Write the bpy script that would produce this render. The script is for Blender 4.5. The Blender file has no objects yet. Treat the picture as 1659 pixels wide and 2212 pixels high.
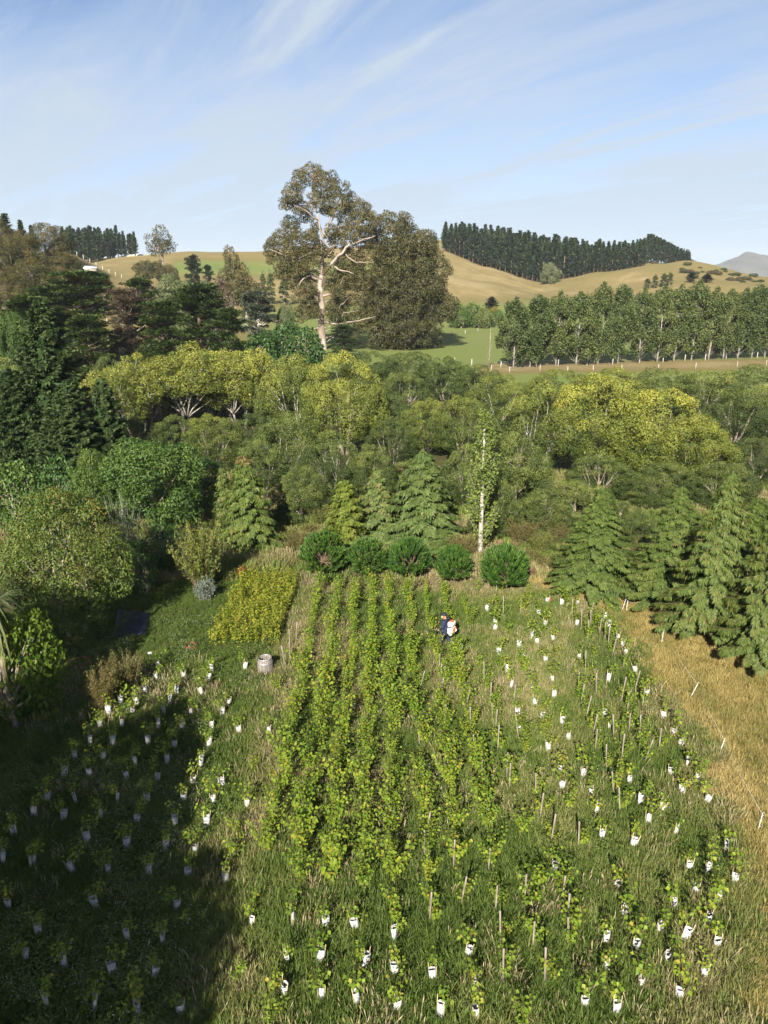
import bpy, bmesh, math, random
import numpy as np
from mathutils import Vector, Matrix

SC = bpy.context.scene
COL = SC.collection
rng = np.random.default_rng(11)
random.seed(11)
PI = math.pi

# ------------------------------------------------------------------ camera, sky, sun, exposure
CAM_H = 16.5
PITCH = math.radians(18.0)
FPX, CPX, CPY = 1587.0, 829.5, 1106.0          # photo seen at 1659 px wide
cam = bpy.data.cameras.new('camera')
cam.sensor_fit = 'VERTICAL'
cam.sensor_height = 24.0
cam.lens = 12.0 / (CPY / FPX)
cam.clip_start = 0.5
cam.clip_end = 12000.0
cam_ob = bpy.data.objects.new('camera', cam)
COL.objects.link(cam_ob)
cam_ob.location = (0, 0, CAM_H)
cam_ob.rotation_euler = (PI / 2 - PITCH, 0, 0)
SC.camera = cam_ob

SUN_ELEV = math.radians(31.0)
SUN_AZ = math.radians(13.0)
sun = bpy.data.lights.new('sun', 'SUN')
sun.energy = 5.0
sun.angle = math.radians(0.53)
sun.color = (1.0, 0.93, 0.80)
sun_ob = bpy.data.objects.new('sun', sun)
COL.objects.link(sun_ob)
sun_dir = Vector((math.sin(SUN_AZ) * math.cos(SUN_ELEV), math.cos(SUN_AZ) * math.cos(SUN_ELEV), -math.sin(SUN_ELEV)))
sun_ob.rotation_euler = sun_dir.to_track_quat('-Z', 'Y').to_euler()
sun_ob.location = (-10, -60, 60)

world = bpy.data.worlds.new('World')
SC.world = world
world.use_nodes = True
SKY_STRENGTH = 0.052
CLOUD = 1.0


def build_world():
    nt = world.node_tree
    nt.nodes.clear()
    N, L = nt.nodes.new, nt.links.new
    out = N('ShaderNodeOutputWorld')
    bg = N('ShaderNodeBackground')
    bg.inputs['Strength'].default_value = SKY_STRENGTH
    sky = N('ShaderNodeTexSky')
    sky.sky_type = 'NISHITA'
    sky.sun_disc = False
    sky.sun_elevation = SUN_ELEV
    sky.sun_rotation = PI + SUN_AZ
    sky.altitude = 200
    sky.air_density = 0.62
    sky.dust_density = 0.15
    sky.ozone_density = 2.2
    tc = N('ShaderNodeTexCoord')
    sep = N('ShaderNodeSeparateXYZ')
    L(tc.outputs['Generated'], sep.inputs[0])

    def math_(op, a, b=None, clamp=False):
        m = N('ShaderNodeMath')
        m.operation = op
        m.use_clamp = clamp
        for i, v in enumerate((a, b)):
            if v is None:
                continue
            if isinstance(v, (int, float)):
                m.inputs[i].default_value = v
            else:
                L(v, m.inputs[i])
        return m.outputs[0]
    zc = math_('ADD', math_('MAXIMUM', sep.outputs[2], 0.0), 0.10)
    u = math_('DIVIDE', sep.outputs[0], zc)
    v = math_('DIVIDE', sep.outputs[1], zc)

    def cloud(scale, rot, stretch, detail, rough, dist, lo, hi, off):
        comb = N('ShaderNodeCombineXYZ')
        L(u, comb.inputs[0])
        L(v, comb.inputs[1])
        m0 = N('ShaderNodeMapping')
        m0.inputs['Rotation'].default_value = (0, 0, rot)
        L(comb.outputs[0], m0.inputs[0])
        mp = N('ShaderNodeMapping')
        mp.inputs['Location'].default_value = off
        mp.inputs['Scale'].default_value = (scale * stretch, scale, scale)
        L(m0.outputs[0], mp.inputs[0])
        nz = N('ShaderNodeTexNoise')
        nz.inputs['Scale'].default_value = 1.0
        nz.inputs['Detail'].default_value = detail
        nz.inputs['Roughness'].default_value = rough
        nz.inputs['Distortion'].default_value = dist
        L(mp.outputs[0], nz.inputs['Vector'])
        mr = N('ShaderNodeMapRange')
        mr.interpolation_type = 'SMOOTHSTEP'
        mr.inputs[1].default_value = lo
        mr.inputs[2].default_value = hi
        L(nz.outputs['Fac'], mr.inputs[0])
        return mr.outputs[0]
    a = cloud(0.9, math.radians(50), 0.34, 7, 0.56, 0.9, 0.33, 0.70, (.4, 5.2, 0))      # broad veil
    b = cloud(2.2, math.radians(58), 0.22, 9, 0.60, 1.4, 0.42, 0.78, (2.9, 7.7, 0))    # streaks
    c = cloud(0.7, math.radians(55), 0.5, 5, 0.55, 0.3, 0.38, 0.62, (4.4, 1.0, 0))       # where the streaks are
    bc = math_('MULTIPLY', b, math_('ADD', c, 0.25))
    dens = math_('ADD', math_('MULTIPLY', a, 0.55), math_('MULTIPLY', bc, 0.62))
    # thicker veil towards the horizon (longer path through the cloud layer)
    low = N('ShaderNodeMapRange')
    low.interpolation_type = 'SMOOTHSTEP'
    low.inputs[1].default_value = 0.30
    low.inputs[2].default_value = 0.0
    L(sep.outputs[2], low.inputs[0])
    dens = math_('ADD', dens, math_('MULTIPLY', low.outputs[0], 0.85))
    dens = math_('ADD', dens, 0.04)
    fac = math_('MINIMUM', math_('MULTIPLY', dens, CLOUD), 0.92)
    mix = N('ShaderNodeMix')
    mix.data_type = 'RGBA'
    L(fac, mix.inputs['Factor'])
    L(sky.outputs[0], mix.inputs['A'])
    mix.inputs['B'].default_value = (3.85, 4.45, 5.15, 1)
    L(mix.outputs['Result'], bg.inputs['Color'])
    L(bg.outputs[0], out.inputs[0])


build_world()
SC.view_settings.view_transform = 'Standard'
SC.view_settings.look = 'None'
SC.view_settings.gamma = 1.0
SC.view_settings.use_curve_mapping = False
SC.view_settings.exposure = 1.62
SC.render.engine = 'CYCLES'
SC.cycles.max_bounces = 6
SC.cycles.diffuse_bounces = 2
SC.cycles.glossy_bounces = 2
SC.cycles.transmission_bounces = 4
SC.cycles.transparent_max_bounces = 4
SC.cycles.volume_bounces = 0
SC.cycles.use_adaptive_sampling = True
SC.cycles.adaptive_threshold = 0.006
SC.cycles.use_denoising = True
SC.cycles.denoising_prefilter = 'NONE'
SC.cycles.sample_clamp_indirect = 4.0

# ------------------------------------------------------------------ projection helpers


def at(px, py, D):
    a = (px - CPX) / FPX
    b = -(py - CPY) / FPX
    d = Vector((a, math.cos(PITCH) + b * math.sin(PITCH), -math.sin(PITCH) + b * math.cos(PITCH)))
    return Vector((0, 0, CAM_H)) + d * (D / d.y)


def ground(px, py, z=0.0):
    a = (px - CPX) / FPX
    b = -(py - CPY) / FPX
    d = Vector((a, math.cos(PITCH) + b * math.sin(PITCH), -math.sin(PITCH) + b * math.cos(PITCH)))
    return Vector((0, 0, CAM_H)) + d * ((z - CAM_H) / d.z)


def vnoise(x, y, seed=0):
    """smooth value noise, numpy"""
    x = np.asarray(x, float)
    y = np.asarray(y, float)
    xi = np.floor(x).astype(np.int64)
    yi = np.floor(y).astype(np.int64)
    fx = x - xi
    fy = y - yi
    fx = fx * fx * (3 - 2 * fx)
    fy = fy * fy * (3 - 2 * fy)

    def h(i, j):
        n = (i * 374761393 + j * 668265263 + seed * 1442695041) & 0x7fffffff
        n = ((n ^ (n >> 13)) * 1274126177) & 0x7fffffff
        return ((n ^ (n >> 16)) & 0xffff) / 65535.0
    return (h(xi, yi) * (1 - fx) + h(xi + 1, yi) * fx) * (1 - fy) + (h(xi, yi + 1) * (1 - fx) + h(xi + 1, yi + 1) * fx) * fy


def fbm(x, y, seed=0, o=4):
    s, a, f = 0, 0.5, 1.0
    for k in range(o):
        s = s + a * vnoise(x * f, y * f, seed + k)
        a *= 0.5
        f *= 2.03
    return s / (1 - 0.5 ** o)


# ------------------------------------------------------------------ terrain heights
T_PX = np.array([-900, -500, 0, 130, 270, 420, 600, 800, 950, 1050, 1170, 1230, 1300, 1400, 1480, 1660, 2300, 2700], float)
T_R = np.array([0, 120, 150, 230, 300, 380, 450, 600, 900, 1600, 4200], float)
T_Z = np.array([
    [0] * 18,
    [0] * 18,
    [6, 6, 5, 3, 1, 0, 0, 0, 0, 0, 0, 0, 0, 0, 0, 0, 0, 0],
    [16, 17, 18, 23.0, 15, 3, 1, 0, 0, 0, 0, 0, 0, 0, 0, 0, 0, 0],
    [18, 19, 20, 20, 13, 7, 6, 4, 4, 3, 2, 2, 2, 3, 3, 3, 3, 3],
    [22, 22, 20, 18, 18, 19, 17, 12, 17, 12, 6.5, 7.5, 9, 12, 14, 12, 10, 8],
    [22, 22, 20, 20, 26, 28.5, 29.5, 30, 29, 20, 11.5, 13.5, 17, 20.5, 22.5, 14, 10, 8],
    [22, 22, 20, 22, 24, 26, 30, 36, 41, 34, 28, 26, 24, 24.0, 19, 9, 8, 8],
    [10, 10, 10, 12, 14, 16, 20, 22, 22, 20, 18, 16, 14, 13, 10, 6, 6, 6],
    [4] * 18,
    [2] * 18], float)


def gz(x, y):
    x = np.asarray(x, float)
    y = np.asarray(y, float)
    R = np.hypot(x, y)
    az = np.arctan2(x, np.maximum(y, 1e-3))
    az = np.where(y <= 0, np.sign(x) * 1.5, az)
    px = CPX + 1669 * np.tan(np.clip(az, -0.8, 0.8))
    px = np.clip(px, T_PX[0], T_PX[-1] - 1e-3)
    Rc = np.clip(R, 0, T_R[-1] - 1e-3)
    i = np.clip(np.searchsorted(T_PX, px, 'right') - 1, 0, len(T_PX) - 2)
    j = np.clip(np.searchsorted(T_R, Rc, 'right') - 1, 0, len(T_R) - 2)
    u = (px - T_PX[i]) / (T_PX[i + 1] - T_PX[i])
    v = (Rc - T_R[j]) / (T_R[j + 1] - T_R[j])
    u = u * u * (3 - 2 * u) * 0.6 + u * 0.4
    v = v * v * (3 - 2 * v) * 0.6 + v * 0.4
    z = (T_Z[j, i] * (1 - u) + T_Z[j, i + 1] * u) * (1 - v) + (T_Z[j + 1, i] * (1 - u) + T_Z[j + 1, i + 1] * u) * v
    far = np.clip((R - 200) / 200, 0, 1)
    z = z + far * ((fbm(x / 60, y / 60, 5) - 0.5) * 5.0 + (fbm(x / 14, y / 14, 9, 3) - 0.5) * 0.9)
    z = z + (1 - far) * (fbm(x / 3.0, y / 3.0, 3, 3) - 0.5) * 0.16
    return z


def gzf(x, y):
    return float(gz(np.array([x]), np.array([y]))[0])


# ------------------------------------------------------------------ mesh helpers
def new_mesh(name, V, F, attrs=None, smooth=False):
    """F: list of int arrays, each (m,k)"""
    me = bpy.data.meshes.new(name)
    V = np.asarray(V, np.float32).reshape(-1, 3)
    me.vertices.add(len(V))
    me.vertices.foreach_set('co', V.ravel())
    F = [np.asarray(f, np.int32) for f in F if len(f)]
    li = np.concatenate([f.ravel() for f in F])
    starts = []
    s = 0
    for f in F:
        starts.append(s + np.arange(len(f), dtype=np.int32) * f.shape[1])
        s += f.size
    me.loops.add(len(li))
    me.loops.foreach_set('vertex_index', li)
    st = np.concatenate(starts)
    me.polygons.add(len(st))
    me.polygons.foreach_set('loop_start', st)
    if smooth:
        me.polygons.foreach_set('use_smooth', np.ones(len(st), bool))
    me.update(calc_edges=True)
    if attrs:
        for k, (dom, arr) in attrs.items():
            a = me.attributes.new(k, 'FLOAT', dom)
            a.data.foreach_set('value', np.asarray(arr, np.float32))
    return me


class MB:
    """collects quads and triangles for ONE mesh"""

    def __init__(self):
        self.V, self.Q, self.T, self.n = [], [], [], 0

    def add(self, V, Q=None, T=None):
        V = np.asarray(V, float).reshape(-1, 3)
        if Q is not None and len(Q):
            self.Q.append(np.asarray(Q, int) + self.n)
        if T is not None and len(T):
            self.T.append(np.asarray(T, int) + self.n)
        self.V.append(V)
        self.n += len(V)

    def tube(self, P, R, sides=6, cap=True):
        P = np.asarray(P, float)
        R = np.broadcast_to(np.asarray(R, float), (len(P),))
        t = np.gradient(P, axis=0)
        t /= np.linalg.norm(t, axis=1)[:, None] + 1e-9
        ref = np.array([0, 0, 1.0]) if abs(t[:, 2]).mean() < 0.8 else np.array([1.0, 0, 0])
        a = np.cross(t, ref)
        a /= np.linalg.norm(a, axis=1)[:, None] + 1e-9
        b = np.cross(t, a)
        th = np.arange(sides) * 2 * PI / sides
        V = (P[:, None] + R[:, None, None] * (np.cos(th)[None, :, None] * a[:, None] + np.sin(th)[None, :, None] * b[:, None])).reshape(-1, 3)
        n = len(P)
        i = np.arange(n - 1)[:, None] * sides
        k = np.arange(sides)[None]
        k2 = (k + 1) % sides
        Q = np.stack([i + k, i + k2, i + sides + k2, i + sides + k], -1).reshape(-1, 4)
        T = None
        if cap:
            V = np.vstack([V, P[0:1], P[-1:]])
            kk = np.arange(sides)
            T = np.vstack([np.stack([(kk + 1) % sides, kk, np.full(sides, n * sides)], -1),
                           np.stack([(n - 1) * sides + kk, (n - 1) * sides + (kk + 1) % sides, np.full(sides, n * sides + 1)], -1)])
        self.add(V, Q, T)

    def box(self, c, s, rz=0.0):
        c = np.asarray(c, float)
        s = np.asarray(s, float) / 2
        V = np.array([[x, y, z] for x in (-1, 1) for y in (-1, 1) for z in (-1, 1)], float) * s
        ca, sa = math.cos(rz), math.sin(rz)
        V = np.stack([V[:, 0] * ca - V[:, 1] * sa, V[:, 0] * sa + V[:, 1] * ca, V[:, 2]], -1) + c
        Q = [(0, 1, 3, 2), (4, 6, 7, 5), (0, 4, 5, 1), (2, 3, 7, 6), (0, 2, 6, 4), (1, 5, 7, 3)]
        self.add(V, Q)

    def lathe(self, prof, sides=16, c=(0, 0, 0), close=False):
        prof = np.asarray(prof, float)
        th = np.arange(sides) * 2 * PI / sides
        V = np.stack([prof[:, 0:1] * np.cos(th), prof[:, 0:1] * np.sin(th), np.repeat(prof[:, 1:2], sides, 1)], -1).reshape(-1, 3) + np.asarray(c)
        n = len(prof)
        i = np.arange(n - 1)[:, None] * sides
        k = np.arange(sides)[None]
        k2 = (k + 1) % sides
        self.add(V, np.stack([i + k, i + k2, i + sides + k2, i + sides + k], -1).reshape(-1, 4))

    def mesh(self, name, smooth=True):
        return new_mesh(name, np.vstack(self.V), [np.vstack(self.Q) if self.Q else [], np.vstack(self.T) if self.T else []], smooth=smooth)


def norm(a):
    return a / (np.linalg.norm(a, axis=-1, keepdims=True) + 1e-9)


def leaf_mesh(name, C, A, N, L, W, tint, fold=0.25, wide=0.42):
    """leaves: C base point, A long axis, N face normal"""
    A = norm(A)
    B = norm(np.cross(N, A))
    N = np.cross(A, B)
    L = np.broadcast_to(np.asarray(L, float), (len(C),))[:, None]
    W = np.broadcast_to(np.asarray(W, float), (len(C),))[:, None]
    m = C + A * L * wide + N * W * fold
    V = np.stack([C, m + B * W * 0.5, C + A * L, m - B * W * 0.5], 1).reshape(-1, 3)
    n = len(C)
    i = np.arange(n)[:, None] * 4
    T = np.concatenate([i + np.array([[0, 1, 2]]), i + np.array([[0, 2, 3]])], 0)
    return new_mesh(name, V, [T], {'tint': ('FACE', np.concatenate([tint, tint]))})


# ------------------------------------------------------------------ materials
def base_mat(name):
    m = bpy.data.materials.new(name)
    m.use_nodes = True
    return m, m.node_tree, m.node_tree.nodes['Principled BSDF']


def ramp(nt, stops, k=1.0):
    r = nt.nodes.new('ShaderNodeValToRGB')
    e = r.color_ramp.elements
    while len(e) < len(stops):
        e.new(0.5)
    for el, (p, c) in zip(e, stops):
        el.position = p
        el.color = (c[0] * k, c[1] * k, c[2] * k, 1)
    return r


def leaf_mat(name, stops, trans=0.17, rough=0.55, spec=0.25, var=0.25):
    m, nt, p = base_mat(name)
    at_ = nt.nodes.new('ShaderNodeAttribute')
    at_.attribute_name = 'tint'
    oi = nt.nodes.new('ShaderNodeObjectInfo')
    mr = nt.nodes.new('ShaderNodeMapRange')
    mr.inputs[3].default_value = -var / 2
    mr.inputs[4].default_value = var / 2
    nt.links.new(oi.outputs['Random'], mr.inputs[0])
    ad = nt.nodes.new('ShaderNodeMath')
    ad.operation = 'ADD'
    ad.use_clamp = True
    nt.links.new(at_.outputs['Fac'], ad.inputs[0])
    nt.links.new(mr.outputs[0], ad.inputs[1])
    r = ramp(nt, stops, .80)
    nt.links.new(ad.outputs[0], r.inputs[0])
    nt.links.new(r.outputs[0], p.inputs['Base Color'])
    p.inputs['Roughness'].default_value = rough
    p.inputs['Specular IOR Level'].default_value = spec
    tr = nt.nodes.new('ShaderNodeBsdfTranslucent')
    nt.links.new(r.outputs[0], tr.inputs['Color'])
    mx = nt.nodes.new('ShaderNodeMixShader')
    mx.inputs[0].default_value = trans
    nt.links.new(p.outputs[0], mx.inputs[1])
    nt.links.new(tr.outputs[0], mx.inputs[2])
    nt.links.new(mx.outputs[0], nt.nodes['Material Output'].inputs[0])
    return m


def noise_mat(name, c1, c2, scale=6.0, rough=0.8, detail=5, spec=0.2, bump=0.0, lo=0.35, hi=0.65, stretch=(1, 1, 1), coord='Object', metal=0.0):
    m, nt, p = base_mat(name)
    tc = nt.nodes.new('ShaderNodeTexCoord')
    mp = nt.nodes.new('ShaderNodeMapping')
    mp.inputs['Scale'].default_value = stretch
    nt.links.new(tc.outputs[coord], mp.inputs[0])
    nz = nt.nodes.new('ShaderNodeTexNoise')
    nz.inputs['Scale'].default_value = scale
    nz.inputs['Detail'].default_value = detail
    nt.links.new(mp.outputs[0], nz.inputs['Vector'])
    r = ramp(nt, [(lo, c1), (hi, c2)], .74)
    nt.links.new(nz.outputs['Fac'], r.inputs[0])
    nt.links.new(r.outputs[0], p.inputs['Base Color'])
    p.inputs['Roughness'].default_value = rough
    p.inputs['Specular IOR Level'].default_value = spec
    p.inputs['Metallic'].default_value = metal
    if bump:
        b = nt.nodes.new('ShaderNodeBump')
        b.inputs['Strength'].default_value = bump
        b.inputs['Distance'].default_value = 0.05
        nt.links.new(nz.outputs['Fac'], b.inputs['Height'])
        nt.links.new(b.outputs[0], p.inputs['Normal'])
    return m


M = {}
M['gold'] = leaf_mat('willow_gold_leaf', [(0, (.034, .058, .010)), (.45, (.130, .158, .025)), (1, (.320, .315, .050))])
M['goldgreen'] = leaf_mat('willow_goldgreen_leaf', [(0, (.030, .052, .010)), (.5, (.108, .138, .026)), (1, (.270, .275, .050))])
M['willow'] = leaf_mat('willow_green_leaf', [(0, (.026, .046, .010)), (.5, (.086, .116, .026)), (1, (.215, .240, .055))])
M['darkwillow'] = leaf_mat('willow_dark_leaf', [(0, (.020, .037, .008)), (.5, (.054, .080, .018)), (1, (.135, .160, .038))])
M['broad'] = leaf_mat('broadleaf_leaf', [(0, (.026, .060, .010)), (.5, (.056, .108, .018)), (1, (.115, .165, .028))])
M['bush'] = leaf_mat('bush_leaf', [(0, (.018, .050, .010)), (.5, (.036, .085, .016)), (1, (.065, .120, .026))])
M['rowan'] = leaf_mat('rowan_leaf', [(0, (.035, .070, .012)), (.55, (.085, .125, .020)), (.85, (.150, .150, .026)), (1, (.210, .090, .030))], var=0.0)
M['lime'] = leaf_mat('lime_leaf', [(0, (.050, .105, .010)), (.5, (.100, .165, .015)), (1, (.185, .225, .024))], trans=.4)
M['sapling'] = leaf_mat('sapling_leaf', [(0, (.075, .150, .014)), (.4, (.160, .245, .022)), (.8, (.270, .335, .032)), (1, (.340, .280, .034))], trans=.40, var=.3)
M['nursery'] = leaf_mat('nursery_leaf', [(0, (.110, .160, .018)), (.45, (.210, .250, .026)), (.9, (.330, .320, .032)), (1, (.340, .240, .034))], trans=.35)
M['spruce'] = leaf_mat('spruce_needles', [(0, (.018, .040, .012)), (.5, (.038, .070, .020)), (1, (.085, .115, .036))], trans=.12)
M['cedar'] = leaf_mat('cedar_sprays', [(0, (.036, .066, .014)), (.5, (.076, .116, .022)), (.93, (.145, .180, .036)), (1, (.170, .120, .045))], trans=.2)
M['softcedar'] = leaf_mat('soft_conifer_sprays', [(0, (.050, .085, .020)), (.5, (.095, .140, .036)), (.85, (.150, .175, .050)), (1, (.230, .150, .060))], trans=.2)
M['yellowcedar'] = leaf_mat('yellow_conifer_sprays', [(0, (.060, .100, .014)), (.5, (.120, .165, .024)), (1, (.200, .205, .036))], trans=.25)
M['roundpine'] = leaf_mat('round_pine_needles', [(0, (.022, .062, .010)), (.5, (.044, .105, .014)), (1, (.095, .160, .024))], trans=.12)
M['pine'] = leaf_mat('pine_needles', [(0, (.012, .027, .012)), (.5, (.023, .043, .016)), (1, (.050, .073, .024))], trans=.08, var=.4)
M['macro'] = leaf_mat('cypress_foliage', [(0, (.020, .040, .009)), (.5, (.042, .070, .014)), (1, (.090, .118, .024))], trans=.1)
M['brownwattle'] = leaf_mat('brown_foliage', [(0, (.050, .042, .022)), (.5, (.090, .068, .040)), (1, (.140, .105, .065))], trans=.12)
M['wattle'] = leaf_mat('grey_foliage', [(0, (.040, .056, .032)), (.5, (.085, .105, .065)), (1, (.150, .170, .110))], trans=.15)
M['euc'] = leaf_mat('gum_leaf', [(0, (.026, .032, .009)), (.5, (.062, .062, .017)), (.85, (.125, .102, .031)), (1, (.160, .098, .034))], trans=.15)
M['euchill'] = leaf_mat('orange_gum_leaf', [(0, (.026, .036, .009)), (.5, (.064, .066, .017)), (1, (.145, .100, .028))], trans=.15)
M['poplar'] = leaf_mat('poplar_leaf', [(0, (.030, .050, .014)), (.5, (.070, .098, .027)), (.9, (.135, .155, .048)), (1, (.20, .19, .06))], trans=.2)
M['palepoplar'] = leaf_mat('pale_leaf', [(0, (.060, .085, .030)), (.5, (.120, .150, .060)), (1, (.21, .23, .11))], trans=.2)
M['birch'] = leaf_mat('white_poplar_leaf', [(0, (.065, .110, .018)), (.5, (.125, .185, .030)), (1, (.22, .26, .05))], trans=.3)
M['palm'] = leaf_mat('strap_leaf', [(0, (.050, .075, .030)), (.5, (.105, .135, .055)), (1, (.20, .20, .07))], trans=.15)
M['silver'] = leaf_mat('silver_leaf', [(0, (.06, .085, .06)), (.5, (.11, .14, .11)), (1, (.19, .23, .18))], trans=.1)
M['fennel'] = leaf_mat('fennel_leaf', [(0, (.060, .065, .020)), (.5, (.110, .105, .030)), (1, (.180, .140, .045))], trans=.2)
M['redleaf'] = leaf_mat('red_dock_leaf', [(0, (.12, .02, .012)), (1, (.28, .05, .03))], trans=.2)
M['pink'] = leaf_mat('pink_petal', [(0, (.05, .08, .02)), (.55, (.10, .12, .03)), (.62, (.35, .07, .14)), (1, (.5, .16, .26))], trans=.2)
M['gorse'] = leaf_mat('gorse_flower', [(0, (.07, .10, .02)), (.5, (.20, .18, .02)), (1, (.5, .38, .03))], trans=.2)
M['bark_white'] = noise_mat('white_bark', (.30, .27, .235), (.50, .47, .42), 3.0, stretch=(1, 1, .4), bump=.3)
M['bark_gum'] = noise_mat('gum_bark', (.20, .15, .12), (.42, .35, .30), .7, stretch=(1, 1, .35), bump=.3)
M['bark_poplar'] = noise_mat('poplar_bark', (.20, .18, .15), (.38, .35, .30), 3.0, stretch=(1, 1, .4), bump=.3)
M['bark_grey'] = noise_mat('grey_bark', (.20, .165, .12), (.40, .345, .27), 4.0, stretch=(1, 1, .4), bump=.4)
M['bark_brown'] = noise_mat('brown_bark', (.11, .075, .045), (.26, .19, .13), 5.0, stretch=(1, 1, .3), bump=.5)
M['bark_dark'] = noise_mat('dark_bark', (.05, .038, .028), (.12, .09, .065), 5.0, stretch=(1, 1, .3), bump=.5)
M['stem'] = noise_mat('sapling_stem', (.10, .075, .04), (.20, .15, .08), 9.0)
M['wood'] = noise_mat('weathered_stake_wood', (.16, .135, .105), (.33, .29, .24), 14.0, stretch=(1, 1, .12), bump=.3)
M['postwood'] = noise_mat('fence_post_wood', (.34, .30, .25), (.56, .52, .46), 10.0, stretch=(1, 1, .12))
M['cane'] = noise_mat('bamboo_cane', (.42, .33, .17), (.62, .52, .30), 20.0, stretch=(1, 1, .2))
M['wire'] = noise_mat('fence_wire', (.25, .25, .25), (.4, .4, .4), 20.0, rough=.45, metal=.8)
M['whiteplastic'] = noise_mat('white_plastic', (.72, .72, .72), (.82, .82, .80), 8.0, rough=.45, spec=.4)
M['tarp'] = noise_mat('blue_tarpaulin', (.003, .007, .022), (.006, .014, .036), 2.5, rough=.55, spec=.35, bump=.2)
M['rock'] = noise_mat('pale_cliff_rock', (.45, .40, .32), (.68, .62, .53), .35, bump=.4)


def guard_mat():
    m, nt, p = base_mat('guard_plastic')
    tc = nt.nodes.new('ShaderNodeTexCoord')
    vo = nt.nodes.new('ShaderNodeTexVoronoi')
    vo.inputs['Scale'].default_value = 11.0
    nt.links.new(tc.outputs['Object'], vo.inputs['Vector'])
    r = ramp(nt, [(.13, (.08, .08, .09)), (.19, (.46, .46, .47))])
    nt.links.new(vo.outputs['Distance'], r.inputs[0])
    nz = nt.nodes.new('ShaderNodeTexNoise')
    nz.inputs['Scale'].default_value = 7.0
    nt.links.new(tc.outputs['Object'], nz.inputs['Vector'])
    r2 = ramp(nt, [(.35, (.70, .68, .64)), (.6, (1, 1, 1))])
    nt.links.new(nz.outputs['Fac'], r2.inputs[0])
    mx = nt.nodes.new('ShaderNodeMix')
    mx.data_type = 'RGBA'
    mx.blend_type = 'MULTIPLY'
    mx.inputs['Factor'].default_value = 1
    nt.links.new(r.outputs[0], mx.inputs['A'])
    nt.links.new(r2.outputs[0], mx.inputs['B'])
    nt.links.new(mx.outputs['Result'], p.inputs['Base Color'])
    p.inputs['Roughness'].default_value = .5
    tr = nt.nodes.new('ShaderNodeBsdfTranslucent')
    nt.links.new(mx.outputs['Result'], tr.inputs['Color'])
    ms = nt.nodes.new('ShaderNodeMixShader')
    ms.inputs[0].default_value = .2
    nt.links.new(p.outputs[0], ms.inputs[1])
    nt.links.new(tr.outputs[0], ms.inputs[2])
    nt.links.new(ms.outputs[0], nt.nodes['Material Output'].inputs[0])
    return m


M['guard'] = guard_mat()


def grass_mat(name, stops, trans=.25):
    m, nt, p = base_mat(name)
    a = nt.nodes.new('ShaderNodeAttribute')
    a.attribute_type = 'INSTANCER'
    a.attribute_name = 'tone'
    b = nt.nodes.new('ShaderNodeAttribute')
    b.attribute_name = 'tint'
    ad = nt.nodes.new('ShaderNodeMath')
    ad.operation = 'MULTIPLY_ADD'
    ad.use_clamp = True
    ad.inputs[1].default_value = .36
    nt.links.new(b.outputs['Fac'], ad.inputs[0])
    nt.links.new(a.outputs['Fac'], ad.inputs[2])
    r = ramp(nt, stops, .80)
    nt.links.new(ad.outputs[0], r.inputs[0])
    nt.links.new(r.outputs[0], p.inputs['Base Color'])
    p.inputs['Roughness'].default_value = .6
    p.inputs['Specular IOR Level'].default_value = .2
    tr = nt.nodes.new('ShaderNodeBsdfTranslucent')
    nt.links.new(r.outputs[0], tr.inputs['Color'])
    mx = nt.nodes.new('ShaderNodeMixShader')
    mx.inputs[0].default_value = trans
    nt.links.new(p.outputs[0], mx.inputs[1])
    nt.links.new(tr.outputs[0], mx.inputs[2])
    nt.links.new(mx.outputs[0], nt.nodes['Material Output'].inputs[0])
    return m


M['grass'] = grass_mat('field_grass', [(0, (.055, .092, .016)), (.28, (.105, .156, .028)), (.52, (.165, .192, .048)), (.76, (.250, .225, .100)), (1, (.360, .295, .165))])
M['drygrass'] = grass_mat('dry_grass', [(0, (.105, .135, .030)), (.30, (.225, .205, .058)), (.6, (.370, .295, .100)), (1, (.50, .385, .160))])
M['seedgrass'] = grass_mat('seed_head_grass', [(0, (.20, .16, .08)), (.5, (.32, .26, .15)), (1, (.46, .38, .25))])


# ------------------------------------------------------------------ object helpers
def link(name, me, mat, parent=None):
    o = bpy.data.objects.new(name, me)
    COL.objects.link(o)
    if parent is not None:
        o.parent = parent
    if mat is not None:
        if len(me.materials) == 0:
            me.materials.append(None)
        o.material_slots[0].link = 'OBJECT'
        o.material_slots[0].material = mat
    return o


def thing(name, label, cat, loc=(0, 0, 0), rz=0.0, scale=(1, 1, 1), group=None):
    o = bpy.data.objects.new(name, None)
    o.empty_display_size = 0.2
    COL.objects.link(o)
    o.location = loc
    o.rotation_euler = (0, 0, rz)
    o.scale = scale
    o['label'] = label
    o['category'] = cat
    if group:
        o['group'] = group
    return o


def tag(o, label, cat, group=None):
    o['label'] = label
    o['category'] = cat
    if group:
        o['group'] = group
    return o


def foliage(o):
    o['kind'] = 'stuff'
    return o


# ------------------------------------------------------------------ ground sheet
def bank_x(y):
    return np.interp(y, [10, 12, 14, 17, 20, 23, 28, 33, 36, 38, 40], [7.9, 8.7, 9.4, 10.4, 11.2, 11.7, 11.7, 11.2, 9.8, 8.0, 6.0])


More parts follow.
